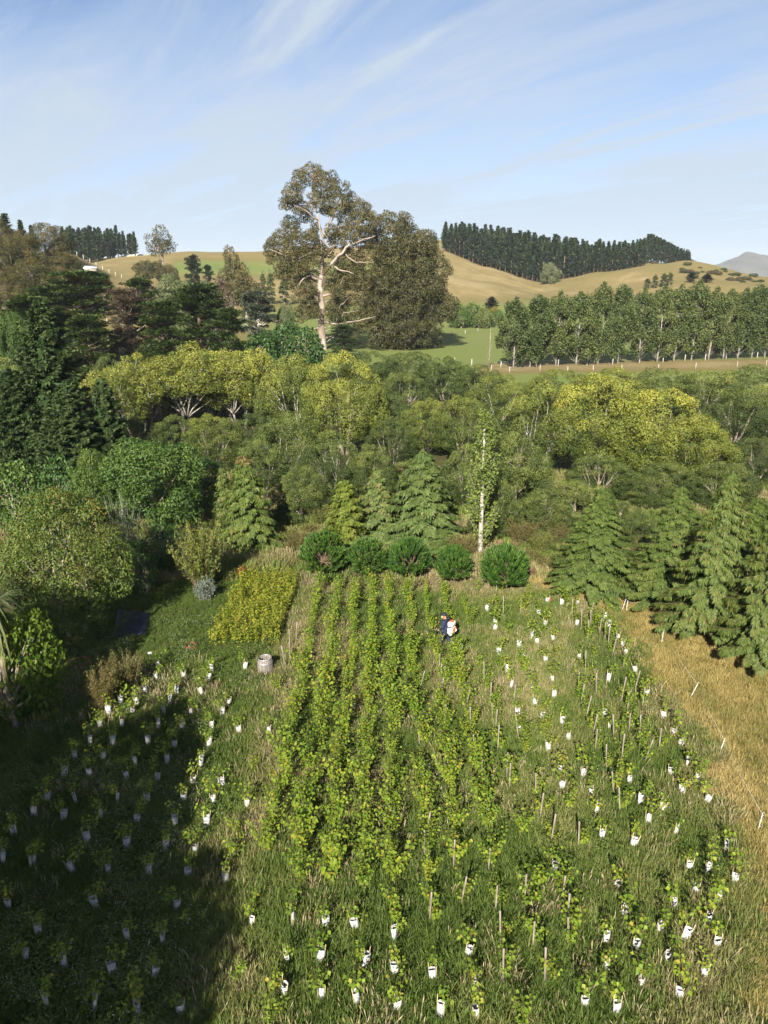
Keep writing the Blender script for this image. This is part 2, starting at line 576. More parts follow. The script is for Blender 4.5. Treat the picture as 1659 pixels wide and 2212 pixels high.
def build_ground():
    az = np.concatenate([np.arange(-180, -42, 6.0), np.arange(-42, 42, 0.5), np.arange(42, 180, 6.0)])
    az = np.radians(az)
    R = np.concatenate([[0.0, 4, 8], np.arange(10, 45, 0.7), np.geomspace(46, 130, 40), np.linspace(134, 640, 120), np.geomspace(660, 4200, 24)])
    na, nr = len(az), len(R)
    X = R[:, None] * np.sin(az)[None]
    Y = R[:, None] * np.cos(az)[None]
    Z = gz(X, Y)
    V = np.stack([X, Y, Z], -1).reshape(-1, 3)
    i = np.arange(nr - 1)[:, None] * na
    k = np.arange(na)[None]
    k2 = (k + 1) % na
    Q = np.stack([i + k, i + na + k, i + na + k2, i + k2], -1).reshape(-1, 4)
    RR = np.hypot(X, Y)
    px = CPX + 1669 * X / np.maximum(Y, 1)
    dry = np.full(X.shape, .35)
    # woodland floor
    dry[:] = .30 + .25 * fbm(X / 6, Y / 6, 21)
    # dry bank right of the plantation
    bank = np.clip((X - bank_x(Y)) / .8 + .5, 0, 1) * (RR < 60)
    dry = np.maximum(dry, bank * .78)
    # meadow behind the willows: green, paddock strip dry in front of the poplars
    mead = np.clip((RR - 104) / 4, 0, 1) * np.clip((px - 560) / 40, 0, 1) * (Y > 0)
    dry = dry * (1 - mead) + mead * (.10 + .12 * fbm(X / 8, Y / 8, 31))
    strip = np.exp(-(((Y - (137 + (X - 30) * .14)) / 9.0) ** 4)) * (px > 1040)
    dry = np.maximum(dry, strip * .8)
    # hills dry
    hill = np.clip((gz(X, Y) - 2.5) / 5, 0, 1) * (RR > 170)
    hd = .62 + .34 * fbm(X / 30, Y / 30, 41)
    gband = np.exp(-(((Z - 19) / 4.0) ** 2)) * (px > 380) * (px < 820) * (RR < 470)
    gb2 = np.clip((px - 1180) / 150, 0, 1) * (.34 - .3 * fbm(X / 25, Y / 25, 47))
    hd = hd - gband * .62 - gb2 * .55
    dry = dry * (1 - hill) + hill * hd
    dry = np.where(RR > 700, .55, dry)
    soil = (1 - mead) * (1 - bank) * (RR < 125) * 1.0
    me = new_mesh('ground', V, [Q], {'dry': ('POINT', np.clip(dry, 0, 1).ravel()), 'soil': ('POINT', np.clip(soil, 0, 1).ravel())}, smooth=True)
    m, nt, p = base_mat('ground_cover')
    L = nt.links.new
    N = nt.nodes.new
    a = N('ShaderNodeAttribute')
    a.attribute_name = 'dry'
    s = N('ShaderNodeAttribute')
    s.attribute_name = 'soil'
    geo = N('ShaderNodeNewGeometry')

    def nz(scale, det, rough=.6):
        n = N('ShaderNodeTexNoise')
        n.inputs['Scale'].default_value = scale
        n.inputs['Detail'].default_value = det
        n.inputs['Roughness'].default_value = rough
        L(geo.outputs['Position'], n.inputs['Vector'])
        return n.outputs['Fac']
    n1, n2, n3 = nz(.12, 8, .65), nz(1.1, 6), nz(.028, 5)

    def mth(op, x, y):
        mm = N('ShaderNodeMath')
        mm.operation = op
        for i_, v_ in enumerate((x, y)):
            if isinstance(v_, (int, float)):
                mm.inputs[i_].default_value = v_
            else:
                L(v_, mm.inputs[i_])
        return mm.outputs[0]
    f = mth('ADD', a.outputs['Fac'], mth('MULTIPLY', mth('SUBTRACT', n1, .5), .55))
    f = mth('ADD', f, mth('MULTIPLY', mth('SUBTRACT', n2, .5), .30))
    f = mth('ADD', f, mth('MULTIPLY', mth('SUBTRACT', n3, .5), .35))
    r = ramp(nt, [(0, (.110, .150, .036)), (.28, (.130, .145, .046)), (.5, (.130, .115, .042)), (.75, (.165, .130, .054)), (1, (.26, .205, .105))], .92)
    L(f, r.inputs[0])
    r2 = ramp(nt, [(.3, (.030, .034, .012)), (.55, (.070, .070, .026)), (.75, (.120, .100, .048))], .72)
    L(n1, r2.inputs[0])
    mx = N('ShaderNodeMix')
    mx.data_type = 'RGBA'
    L(s.outputs['Fac'], mx.inputs['Factor'])
    L(r.outputs[0], mx.inputs['A'])
    L(r2.outputs[0], mx.inputs['B'])
    L(mx.outputs['Result'], p.inputs['Base Color'])
    p.inputs['Roughness'].default_value = .95
    p.inputs['Specular IOR Level'].default_value = .1
    b = N('ShaderNodeBump')
    b.inputs['Strength'].default_value = .6
    b.inputs['Distance'].default_value = .25
    L(n2, b.inputs['Height'])
    L(b.outputs[0], p.inputs['Normal'])
    o = link('ground', me, m)
    o['kind'] = 'structure'
    o['label'] = 'grassy valley floor rising to golden hills'


build_ground()


def build_mountain():
    pxs = np.linspace(1380, 2050, 90)
    prof = np.interp(pxs, [1380, 1490, 1515, 1545, 1580, 1600, 1625, 1660, 1720, 1800, 1900, 2050],
                     [-10, 4, 30, 48, 66, 84, 88, 80, 90, 70, 40, -10])
    rows = []
    for R, k in ((2700, 0), (2780, .25), (2860, .5), (2940, .75), (3020, .93), (3080, 1.0), (3200, .8), (3350, .3), (3450, -.2)):
        x = R * (pxs - CPX) / 1669
        y = np.full_like(x, R)
        z = prof * k + 3 + (fbm(x / 90, y / 90, 77) - .5) * 34 * (k > 0) * min(1, k + .2) + (fbm(x / 25, y / 25, 78) - .5) * 7
        rows.append(np.stack([x, y, z], -1))
    V = np.array(rows)
    nr, nc = V.shape[:2]
    i = np.arange(nr - 1)[:, None] * nc
    k = np.arange(nc - 1)[None]
    Q = np.stack([i + k, i + k + 1, i + nc + k + 1, i + nc + k], -1).reshape(-1, 4)
    o = link('mountain', new_mesh('mountain', V.reshape(-1, 3), [Q], smooth=True),
             noise_mat('mountain_tussock', (.075, .075, .065), (.13, .12, .10), .012, rough=.95, coord='Object'))
    o['kind'] = 'structure'
    o['label'] = 'far bare blue grey mountain on the skyline'


build_mountain()


# ------------------------------------------------------------------ crowns
def rand_dirs(n, r):
    v = r.normal(size=(n, 3))
    return norm(v)


def sublobes(big, r, frac=.36, n=26, zmin=-.55):
    """big (k,4) -> lumps sitting on their surfaces"""
    out = []
    for i, b in enumerate(big):
        m = max(6, int(n * r.uniform(.85, 1.15)))
        d = rand_dirs(m * 2, r)
        d = d[d[:, 2] > zmin][:m]
        rad = b[3] * frac * r.uniform(.7, 1.25, len(d))
        c = b[:3] + d * (b[3] * r.uniform(.68, .92, len(d)))[:, None]
        keep = np.ones(len(c), bool)
        for j, q in enumerate(big):
            if j != i:
                keep &= np.linalg.norm(c - q[:3], axis=1) > q[3] * .72
        out.append(np.hstack([c, rad[:, None]])[keep])
    return np.vstack(out)


def shell_leaves(lobes, r, dens, lo=.80, hi=1.08, zcut=-.75, cull=.80):
    P, O, K = [], [], []
    for i, b in enumerate(lobes):
        n = max(8, int(dens * 4 * PI * b[3] ** 2))
        d = rand_dirs(n, r)
        d = d[d[:, 2] > zcut]
        p = b[:3] + d * (b[3] * r.uniform(lo, hi, len(d)))[:, None]
        near = np.linalg.norm(lobes[:, :3] - b[:3], axis=1) < (lobes[:, 3] + b[3])
        near[i] = False
        keep = np.ones(len(p), bool)
        for q in lobes[near]:
            keep &= ((p - q[:3]) ** 2).sum(1) > (q[3] * cull) ** 2
        P.append(p[keep])
        O.append(d[keep])
        K.append(np.full(keep.sum(), i))
    return np.vstack(P), np.vstack(O), np.concatenate(K)


def puff_crown(name, big, r, frac, dens, L, W, droop=.2, up=.2, rand=.3, sep=1.78, zmin=-.75, tintspread=.5, core=.30, fold=.2, inside=.88):
    """separate fuzzy puffs of leaves standing proud of a sparser inner shell"""
    puffs, outs = [], []
    for i, b in enumerate(big):
        d = rand_dirs(260, r)
        d = d[d[:, 2] > zmin]
        chosen = []
        for v in d:
            if all(np.dot(v, c) < math.cos(sep * frac) for c in chosen):
                chosen.append(v)
        d = np.array(chosen)
        rad = b[3] * frac * r.uniform(.75, 1.25, len(d))
        c = b[:3] + d * (b[3] * r.uniform(.74, .96, len(d)))[:, None]
        keep = np.ones(len(c), bool)
        for j, q in enumerate(big):
            if j != i:
                keep &= np.linalg.norm(c - q[:3], axis=1) > q[3] * inside
        puffs.append(np.hstack([c, rad[:, None]])[keep])
        outs.append(d[keep])
    puffs, outs = np.vstack(puffs), np.vstack(outs)
    P, O, K = [], [], []
    for i, b in enumerate(puffs):
        n = max(8, int(dens * 4 * PI * b[3] ** 2))
        d = rand_dirs(n, r)
        d = d[(d @ outs[i] > -.25) | (d[:, 2] > .2)]
        P.append(b[:3] + d * np.array([1, 1, .92]) * (b[3] * (1 - .45 * r.uniform(0, 1, len(d)) ** 2) * r.uniform(.93, 1.07, len(d)))[:, None])
        O.append(d)
        K.append(np.full(len(d), i))
    for i, b in enumerate(big):
        n = int(dens * core * 4 * PI * (b[3] * .74) ** 2)
        d = rand_dirs(n, r)
        p = b[:3] + d * (b[3] * r.uniform(.35, .60, n))[:, None]
        keep = np.ones(n, bool)
        for j, q in enumerate(big):
            if j != i:
                keep &= np.linalg.norm(p - q[:3], axis=1) > q[3] * .7
        P.append(p[keep])
        O.append(d[keep])
        K.append(r.integers(0, len(puffs), keep.sum()))
    P, O, K = np.vstack(P), np.vstack(O), np.concatenate(K)
    n = len(P)
    N = norm(O + rand_dirs(n, r) * rand + np.array([0, 0, up]))
    A = norm(np.cross(N, rand_dirs(n, r)) + O * .35 - np.array([0, 0, droop]))
    zz = puffs[:, 2]
    lt = r.uniform(0, 1, len(puffs)) * .6 + .4 * (zz - zz.min()) / (zz.max() - zz.min() + 1e-6)     # tint rises with puff height in the crown
    tint = np.clip(.5 + (lt[K] - .5) * tintspread + r.normal(0, .15, n), 0, 1)
    return leaf_mesh(name, P, A, N, L * r.uniform(.65, 1.3, n), W * r.uniform(.7, 1.3, n), tint, fold), puffs


def lobed_crown(name, lobes, r, dens, L, W, droop=.2, up=.25, rand=.75, tilt=None, fold=.25, zcut=-.75, lo=.8, hi=1.08, tintspread=.42):
    P, O, K = shell_leaves(lobes, r, dens, lo, hi, zcut)
    n = len(P)
    N = norm(O * .75 + rand_dirs(n, r) * rand + np.array([0, 0, up]))
    A = norm(np.cross(N, rand_dirs(n, r)) + O * .35 - np.array([0, 0, droop]))
    lt = r.uniform(0, 1, len(lobes))
    tint = np.clip(.5 + (lt[K] - .5) * tintspread + r.normal(0, .17, n), 0, 1)
    return leaf_mesh(name, P, A, N, L * r.uniform(.65, 1.3, n), W * r.uniform(.7, 1.3, n), tint, fold)


def branch_path(a, b, r, sag=.0, wob=.12, n=6):
    a = np.asarray(a, float)
    b = np.asarray(b, float)
    t = np.linspace(0, 1, n)[:, None]
    d = np.linalg.norm(b - a)
    p = a + (b - a) * t
    off = np.cumsum(r.normal(0, wob * d / n, (n, 3)), axis=0)
    off -= off[0]
    p = p + off * (1 - t * .3)
    p[:, 2] += sag * d * (t * (1 - t))[:, 0] * 4
    return p


def limbs(mb, base, tops, r, r0, r1=.03, sides=6, sag=.08, fork=.35):
    for tp in tops:
        p = branch_path(base, tp, r, sag, .10)
        mb.tube(p, np.linspace(r0, r1, len(p)), sides, cap=False)


PROTO = {}


def proto(name, variants, w, h):
    PROTO[name] = dict(v=variants, w=w, h=h)


# billowing willow: several stems, big round masses, fine narrow leaves, pale twigs
def make_willow(seed, skirt, umbrella=False, L=.19, W=.088, dens=60):
    r = np.random.default_rng(seed)
    big = []
    tiers = [(1, 0, .5, 6.3, 6.7, 2.0, 2.3), (4, 1.7, 2.5, 5.2, 6.2, 1.5, 2.1), (6, 2.9, 3.6, 3.3, 4.6, 1.3, 1.9)]
    tiers.append((7, 3.2, 3.9, 1.2, 2.0, 1.2, 1.6) if skirt else (4, 3.0, 3.7, 2.0, 2.6, .9, 1.3))
    if umbrella:
        tiers = [(1, 0, .5, 6.6, 7.0, 1.4, 1.7), (6, 1.7, 2.5, 5.8, 6.6, 1.2, 1.7), (9, 2.9, 3.8, 4.5, 5.7, 1.0, 1.5), (3, 2.6, 3.4, 3.2, 3.9, .9, 1.1)]
    for n_, d0, d1, z0, z1, r0, r1 in tiers:
        ph = r.uniform(0, 6.28)
        for i in range(n_):
            a = ph + 2 * PI * i / n_ + r.uniform(-.3, .3)
            d = r.uniform(d0, d1)
            big.append([math.cos(a) * d, math.sin(a) * d, r.uniform(z0, z1), r.uniform(r0, r1)])
    big = np.array(big)
    big = big[r.uniform(size=len(big)) > .06]
    cm, lob = puff_crown('willow_crown', big, r, .40, dens, L, W, droop=-.3, up=.05, rand=.22, tintspread=.75)
    tr = MB()
    for k in range(5 if umbrella else 3):
        a = r.uniform(0, 2 * PI)
        fork = np.array([math.cos(a) * .9, math.sin(a) * .9, r.uniform(1.6, 2.4)])
        tk = .55 if umbrella else 1.0
        p = branch_path((math.cos(a) * (.8 if umbrella else .25), math.sin(a) * (.8 if umbrella else .25), -.3), fork * (np.array([1.5, 1.5, 1]) if umbrella else 1), r, 0, .08)
        tr.tube(p, np.linspace(.24, .17, len(p)) * tk, 7)
        fork = p[-1]
        dd = np.argsort(np.linalg.norm(big[:, :2] - fork[:2] * 2, axis=1))[:9 if umbrella else 5]
        for j in dd:
            if big[j, 2] < 2:
                continue
            q = branch_path(fork, big[j, :3], r, .05, .12)
            tr.tube(q, np.linspace(.13, .06, len(q)) * tk, 6)
            ch = lob[np.linalg.norm(lob[:, :3] - big[j, :3], axis=1) < big[j, 3] * 1.05]
            for c in ch[r.permutation(len(ch))[:3]]:
                e = c[:3] + norm(c[:3] - big[j, :3]) * c[3] * .3
                q = branch_path(big[j, :3], e, r, .03, .14, 6)
                tr.tube(q, np.linspace(.045, .013, len(q)), 4, cap=False)
    return tr.mesh('willow_trunk'), cm


proto('willow', [make_willow(s, True) for s in (1, 2)], 9.4, 8.6)
proto('umbrellawillow', [make_willow(s, False, True) for s in (8, 9, 10)], 9.4, 8.4)


# wide dome of rounded puffs, open and dark underneath
def make_dome(seed, low, L=.165, W=.078, dens=105):
    r = np.random.default_rng(seed)
    hull = [(0, 0, 4.3, 3.9, 3.9, 4.1)]
    for k in range(3):
        a = k * 2.1 + r.uniform(-.5, .5)
        d = r.uniform(1.5, 2.1)
        hull.append((math.cos(a) * d, math.sin(a) * d, r.uniform(3.4, 4.2), 2.7, 2.7, r.uniform(2.6, 3.3)))
    hull = np.array(hull)
    C, O = [], []
    for i, hh in enumerate(hull):
        d = rand_dirs(900, r)
        d = d[d[:, 2] > low]
        ch = []
        for v in d:
            if all(np.dot(v, c) < math.cos((.40 if i == 0 else .50) * (1 + .25 * math.sin(5 * v[0] + 3 * v[1] + seed))) for c in ch):
                ch.append(v)
        for v in ch:
            c = hh[:3] + v * hh[3:] * r.uniform(.78, .93)
            if all((((c - q[:3]) / q[3:]) ** 2).sum() > .62 for j2, q in enumerate(hull) if j2 != i):
                C.append([*c, r.uniform(.68, 1.12)])
                O.append(v)
    C, O = np.array(C), np.array(O)
    P, N, K = [], [], []
    for i, b in enumerate(C):
        # every puff is itself a knot of smaller ones
        d0 = rand_dirs(9, r)
        d0 = d0[(d0 @ O[i] > -.1) | (d0[:, 2] > .3)]
        sub = np.vstack([[[0, 0, 0, .80]], np.column_stack([d0 * .62, r.uniform(.36, .52, len(d0))])])
        for q in sub:
            rr = q[3] * b[3]
            n = max(6, int(dens * 4 * PI * rr ** 2 * .8))
            d = rand_dirs(n, r)
            d = d[(d @ O[i] > -.2) | (d[:, 2] > .1)]
            p = q[:3] * b[3] + d * (rr * (1 - .35 * r.uniform(0, 1, len(d)) ** 2))[:, None]
            keep = np.ones(len(p), bool)
            for q2 in sub:
                if q2 is not q:
                    keep &= np.linalg.norm(p - q2[:3] * b[3], axis=1) > q2[3] * b[3] * .78
            p = p[keep]
            P.append(b[:3] + p)
            N.append(d[keep] * .75 + norm(p) * .25)
            K.append(np.full(len(p), i))
    P, N, K = np.vstack(P), np.vstack(N), np.concatenate(K)
    keep = np.ones(len(P), bool)
    for q in C:
        keep &= ((P - q[:3]) ** 2).sum(1) > (q[3] * .62) ** 2
    P, N, K = P[keep], N[keep], K[keep]
    n = len(P)
    N = norm(N + rand_dirs(n, r) * .30)
    A = norm(np.cross(N, rand_dirs(n, r)) + N * .3 + np.array([0, 0, .25]))
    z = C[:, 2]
    lt = r.uniform(0, 1, len(C)) * .42 + .58 * ((z - z.min()) / (z.max() - z.min())) ** 1.3      # puffs get yellower and lighter towards the crown top
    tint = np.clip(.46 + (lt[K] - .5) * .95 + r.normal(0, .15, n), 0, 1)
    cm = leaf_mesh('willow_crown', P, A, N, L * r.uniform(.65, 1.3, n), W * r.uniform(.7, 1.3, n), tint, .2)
    tr = MB()
    for k in range(4):
        a = k * 1.6 + r.uniform(-.4, .4)
        fork = np.array([math.cos(a) * 1.1, math.sin(a) * 1.1, r.uniform(1.7, 2.5)])
        p = branch_path((math.cos(a) * .3, math.sin(a) * .3, -.3), fork, r, 0, .08)
        tr.tube(p, np.linspace(.20, .13, len(p)), 7)
        sel = np.argsort(np.linalg.norm(C[:, :2] - fork[:2] * 2.4, axis=1) + r.uniform(0, 1.5, len(C)))[:6]
        for j in sel:
            if C[j, 2] < 3.2:
                continue
            q = branch_path(fork, C[j, :3] * .93, r, .06, .12, 8)
            tr.tube(q, np.linspace(.062, .014, 8), 5, cap=False)
    return tr.mesh('willow_trunk'), cm


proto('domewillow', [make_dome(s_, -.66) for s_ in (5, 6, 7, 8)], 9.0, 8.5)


# round-headed broadleaf
def make_broad(seed, L=.15, W=.085, dens=75, R=2.6, stems=1, zc=4.2, ry=1.15):
    r = np.random.default_rng(seed)
    big = [[0, 0, zc, R * .75]]
    for i in range(16):
        d = rand_dirs(1, r)[0]
        d[2] = d[2] * .9
        big.append([d[0] * R * .62, d[1] * R * .62, zc + d[2] * R * ry * .72, R * r.uniform(.34, .50)])
    big = np.array(big)
    cm, lob = puff_crown('broadleaf_crown', big, r, .36, dens, L, W, droop=.35, up=.2, rand=.42, sep=1.5, zmin=-.9, core=.4)
    tr = MB()
    for k in range(stems):
        a = r.uniform(0, 2 * PI)
        off = .0 if stems == 1 else .35
        p = branch_path((math.cos(a) * off, math.sin(a) * off, -.3), (math.cos(a) * off * 3, math.sin(a) * off * 3, zc - R * .6), r, 0, .06)
        tr.tube(p, np.linspace(.20 if stems == 1 else .10, .09, len(p)), 7)
        for b in big[r.permutation(len(big))[:8]]:
            q = branch_path(p[-1], b[:3], r, .05, .1)
            tr.tube(q, np.linspace(.075, .02, len(q)), 5, cap=False)
    return tr.mesh('broadleaf_trunk'), cm


proto('broad', [make_broad(21), make_broad(22)], 6.1, 7.3)
proto('rowan', [make_broad(24, L=.14, W=.07, dens=70, R=3.0, stems=4, zc=3.7)], 6.9, 7.2)
proto('bushy', [make_broad(s, L=.20, W=.11, dens=36, R=1.6, stems=3, zc=1.55, ry=1.0) for s in (31, 32)], 3.7, 3.4)


# small-leaved flat-topped gums
def make_gum(seed, R=3.4, zc=6.2, n=13, L=.42, W=.18, dens=15, flat=.8):
    r = np.random.default_rng(seed)
    big = [[0, 0, zc + R * .35, R * .5]]
    for i in range(n):
        d = rand_dirs(1, r)[0]
        big.append([d[0] * R * .7, d[1] * R * .7, zc + d[2] * R * flat, R * r.uniform(.30, .48)])
    big = np.array(big)
    cm, lob = puff_crown('gum_crown', big, r, .42, dens, L, W, droop=.6, up=.15, rand=.36, tintspread=.6)
    tr = MB()
    p = branch_path((0, 0, -.5), (r.uniform(-.4, .4), r.uniform(-.4, .4), zc - R * .3), r, 0, .06)
    tr.tube(p, np.linspace(.34, .2, len(p)), 7)
    for b in big:
        q = branch_path(p[r.integers(3, len(p))], b[:3], r, .06, .14)
        tr.tube(q, np.linspace(.13, .035, len(q)), 5, cap=False)
    return tr.mesh('gum_trunk'), cm


proto('gum', [make_gum(s) for s in (41, 42, 43)], 7.6, 9.8)


# layered dark cypress: flat plates of foliage
def make_macro(seed, R=6.0, h=12.0):
    r = np.random.default_rng(seed)
    lob = []
    tr = MB()
    tr.tube([(0, 0, -.5), (0, 0, h * .5), (.2, 0, h * .9)], [.5, .32, .1], 8)
    for i in range(95):
        t = r.uniform(0, 1) ** .8
        z = h * (.08 + .88 * t)
        ext = R * (1 - .55 * t ** 1.6) * r.uniform(.45, 1.0)
        a = r.uniform(0, 2 * PI)
        c = np.array([math.cos(a) * ext, math.sin(a) * ext, z + ext * .10])
        q = branch_path((0, 0, z - ext * .2), c, r, -.04, .05)
        tr.tube(q, np.linspace(.11, .03, len(q)), 4, cap=False)
        for k in range(4):
            lob.append([*(c + np.array([r.normal(0, .55), r.normal(0, .55), r.normal(0, .12)]) - np.array([math.cos(a), math.sin(a), 0]) * .5 * k), r.uniform(.5, .95)])
    lob = np.array(lob)
    n = 0
    P, O, K = [], [], []
    for i, b in enumerate(lob):
        m = int(90 * b[3] ** 2)
        d = rand_dirs(m, r)
        rad = r.uniform(.2, 1, m) ** .5
        P.append(b[:3] + d * np.array([1, 1, .30]) * (b[3] * rad)[:, None])
        O.append(np.column_stack([d[:, :2] + norm(b[None, :2] + 1e-6) * .8, np.full(m, .25)]))
        K.append(np.full(m, i))
    P, O, K = np.vstack(P), norm(np.vstack(O)), np.concatenate(K)
    n = len(P)
    N = norm(np.array([0, 0, 1.0]) + rand_dirs(n, r) * .55 + O * .45)
    lt = r.uniform(0, 1, len(lob))
    tint = np.clip(.5 + (lt[K] - .5) * .4 + r.normal(0, .18, n), 0, 1)
    cm = leaf_mesh('cypress_crown', P, O + rand_dirs(n, r) * .35, N, .48 * r.uniform(.6, 1.3, n), .20 * r.uniform(.6, 1.3, n), tint)
    return tr.mesh('cypress_trunk'), cm


proto('macro', [make_macro(51), make_macro(52)], 12.0, 12.0)


# conifers with drooping sprays
def make_conifer(seed, h, R, nb, sprays, L, W, droop=.25, tip=.12, hang=.55, fan=3, power=.85, z0=.03, trunk=.22, topdead=False, fanw=1.0):
    r = np.random.default_rng(seed)
    tr = MB()
    lean = r.uniform(-.15, .15, 2)
    tp = np.array([[0, 0, -.4], [0, 0, h * .3], [lean[0] * .5, lean[1] * .5, h * .65], [lean[0], lean[1], h]])
    tr.tube(tp, [trunk * 1.25, trunk * .8, trunk * .42, .015], 8)
    P, A, N, K, S = [], [], [], [], []
    for i in range(nb):
        t = (i + r.uniform(0, 1)) / nb
        z = h * (z0 + (1 - z0) * t)
        ln = (R * (1 - t) ** power) * r.uniform(.72, 1.12) + .12
        a = i * 2.39996 + r.uniform(-.4, .4)
        d = np.array([math.cos(a), math.sin(a), 0])
        s = np.linspace(0, 1, 7)
        zz = z + ln * (.22 * s - droop * 1.6 * s ** 2 + tip * 1.8 * s ** 4) * (1 - .45 * t)
        path = d[None] * (ln * s)[:, None] + np.array([lean[0] * t, lean[1] * t, 0])
        path[:, 2] = zz
        if ln > .5:
            tr.tube(path, np.linspace(.014, .004, 7) * (ln / R + .3), 4, cap=False)
        m = max(3, int(sprays * ln))
        u = r.uniform(.12, 1, m) ** .75
        base = np.stack([np.interp(u, s, path[:, k]) for k in range(3)], -1)
        tang = norm(np.stack([np.interp(u, s, np.gradient(path[:, k])) for k in range(3)], -1))
        side = np.cross(tang, [0, 0, 1.0])
        sg = np.where(r.uniform(size=m) < .5, -1, 1)[:, None]
        ax = norm(tang * r.uniform(.35, .9, (m, 1)) + side * sg * r.uniform(.1, .95, (m, 1)) * (1.1 - u[:, None] * .7) + np.array([0, 0, -1]) * hang * r.uniform(.4, 1.4, (m, 1)))
        nn = norm(np.array([0, 0, .9]) + d * .55 + rand_dirs(m, r) * .45)
        base = base + side * sg * (r.uniform(0, .34, (m, 1)) * ln * (1.05 - u[:, None])) * fanw + np.array([0, 0, -.06]) * r.uniform(0, 1, (m, 1))
        br = r.uniform(0, 1)
        for f in range(fan):
            ang = (f - (fan - 1) / 2) * .55 + r.normal(0, .12, m)
            bb = norm(np.cross(nn, ax))
            P.append(base + ax * (.12 * L * f) + np.array([0, 0, .02]))
            A.append(ax * np.cos(ang)[:, None] + bb * np.sin(ang)[:, None])
            N.append(nn + rand_dirs(m, r) * .25)
            K.append(np.clip(.42 + (br - .5) * .25 + (u - .5) * .30 + r.normal(0, .22, m), 0, 1))
            S.append(L * r.uniform(.6, 1.25, m) * (1 if f == (fan - 1) / 2 else .8))
    P, A, N, K, S = np.vstack(P), np.vstack(A), np.vstack(N), np.concatenate(K), np.concatenate(S)
    if topdead:
        K = np.where((P[:, 2] > h * .93) & (r.uniform(size=len(K)) < .7), 1.0, K * .9)
    cm = leaf_mesh('conifer_crown', P, A, N, S, S * (W / L), K, .2, .5)
    return tr.mesh('conifer_trunk'), cm


proto('cedar', [make_conifer(61, 9.0, 2.9, 300, 66, .30, .058, droop=.36, tip=.13, hang=.9, trunk=.34, z0=.13, fanw=.75),
                make_conifer(62, 9.0, 3.0, 300, 66, .30, .058, droop=.32, tip=.14, hang=.9, trunk=.34, z0=.13, fanw=.75)], 5.6, 9.0)
proto('softcedar', [make_conifer(63, 6.0, 2.4, 130, 60, .36, .10, droop=.30, tip=.10, hang=.7, trunk=.14, topdead=False, power=.8)], 4.6, 6.0)
proto('deadtopcedar', [make_conifer(64, 6.2, 1.9, 140, 80, .34, .09, droop=.30, tip=.08, hang=.8, trunk=.15, topdead=True, power=.75)], 3.7, 6.2)
proto('yellowcedar', [make_conifer(65, 4.6, 1.3, 100, 80, .32, .10, droop=.25, tip=.1, hang=.6, trunk=.09, power=.7)], 2.5, 4.6)
proto('spruce', [make_conifer(66, 13.0, 4.3, 230, 42, .42, .15, droop=.22, tip=.22, hang=.45, trunk=.32, power=.75),
                 make_conifer(67, 11.0, 3.6, 210, 44, .40, .15, droop=.18, tip=.2, hang=.45, trunk=.28, power=.75)], 8.2, 12.0)


# far pine: tapering shaggy spire
def make_pine(seed, h=21.0, R=2.7):
    r = np.random.default_rng(seed)
    tr = MB()
    tr.tube([(0, 0, -1), (0, 0, h * .5), (r.uniform(-.3, .3), 0, h * .97)], [.34, .24, .05], 6)
    P, O = [], []
    z = h * r.uniform(.06, .16)
    while z < h * .985:
        t = z / h
        ext = R * min(1.0, 1.75 * (1 - t)) ** .85 * (.65 + .35 * min(1, t / .3))
        nb = int(r.integers(5, 8))
        for k in range(nb):
            a = r.uniform(0, 2 * PI)
            e = ext * r.uniform(.55, 1.15)
            m = max(4, int(11 * e / R + 4))
            u = r.uniform(.25, 1, m)
            P.append(np.stack([math.cos(a) * e * u + r.normal(0, .22, m), math.sin(a) * e * u + r.normal(0, .22, m), z + e * (.28 * u + .18 * u ** 2) + r.normal(0, .12, m)], -1))
            O.append(np.tile([math.cos(a), math.sin(a), .75], (m, 1)))
        z += h * r.uniform(.030, .052) * (1.15 - .5 * t)
    P.append(np.array([[0, 0, h * .955], [0, 0, h * .965], [.1, 0, h * .95]]))
    O.append(np.array([[.1, 0, 1.0], [-.1, .1, 1.0], [0, -.2, 1.0]]))
    P, O = np.vstack(P), np.vstack(O)
    n = len(P)
    A = norm(O + rand_dirs(n, r) * .35)
    N = norm(np.array([0, -.1, .5]) + O * .6 + rand_dirs(n, r) * .6)
    cm = leaf_mesh('pine_crown', P - A * .4, A, N, 1.35 * r.uniform(.6, 1.2, n), .62 * r.uniform(.6, 1.2, n), np.clip(r.normal(.45, .2, n), 0, 1))
    return tr.mesh('pine_trunk'), cm


proto('pine', [make_pine(s) for s in (71, 72, 73, 74)], 5.4, 21.0)


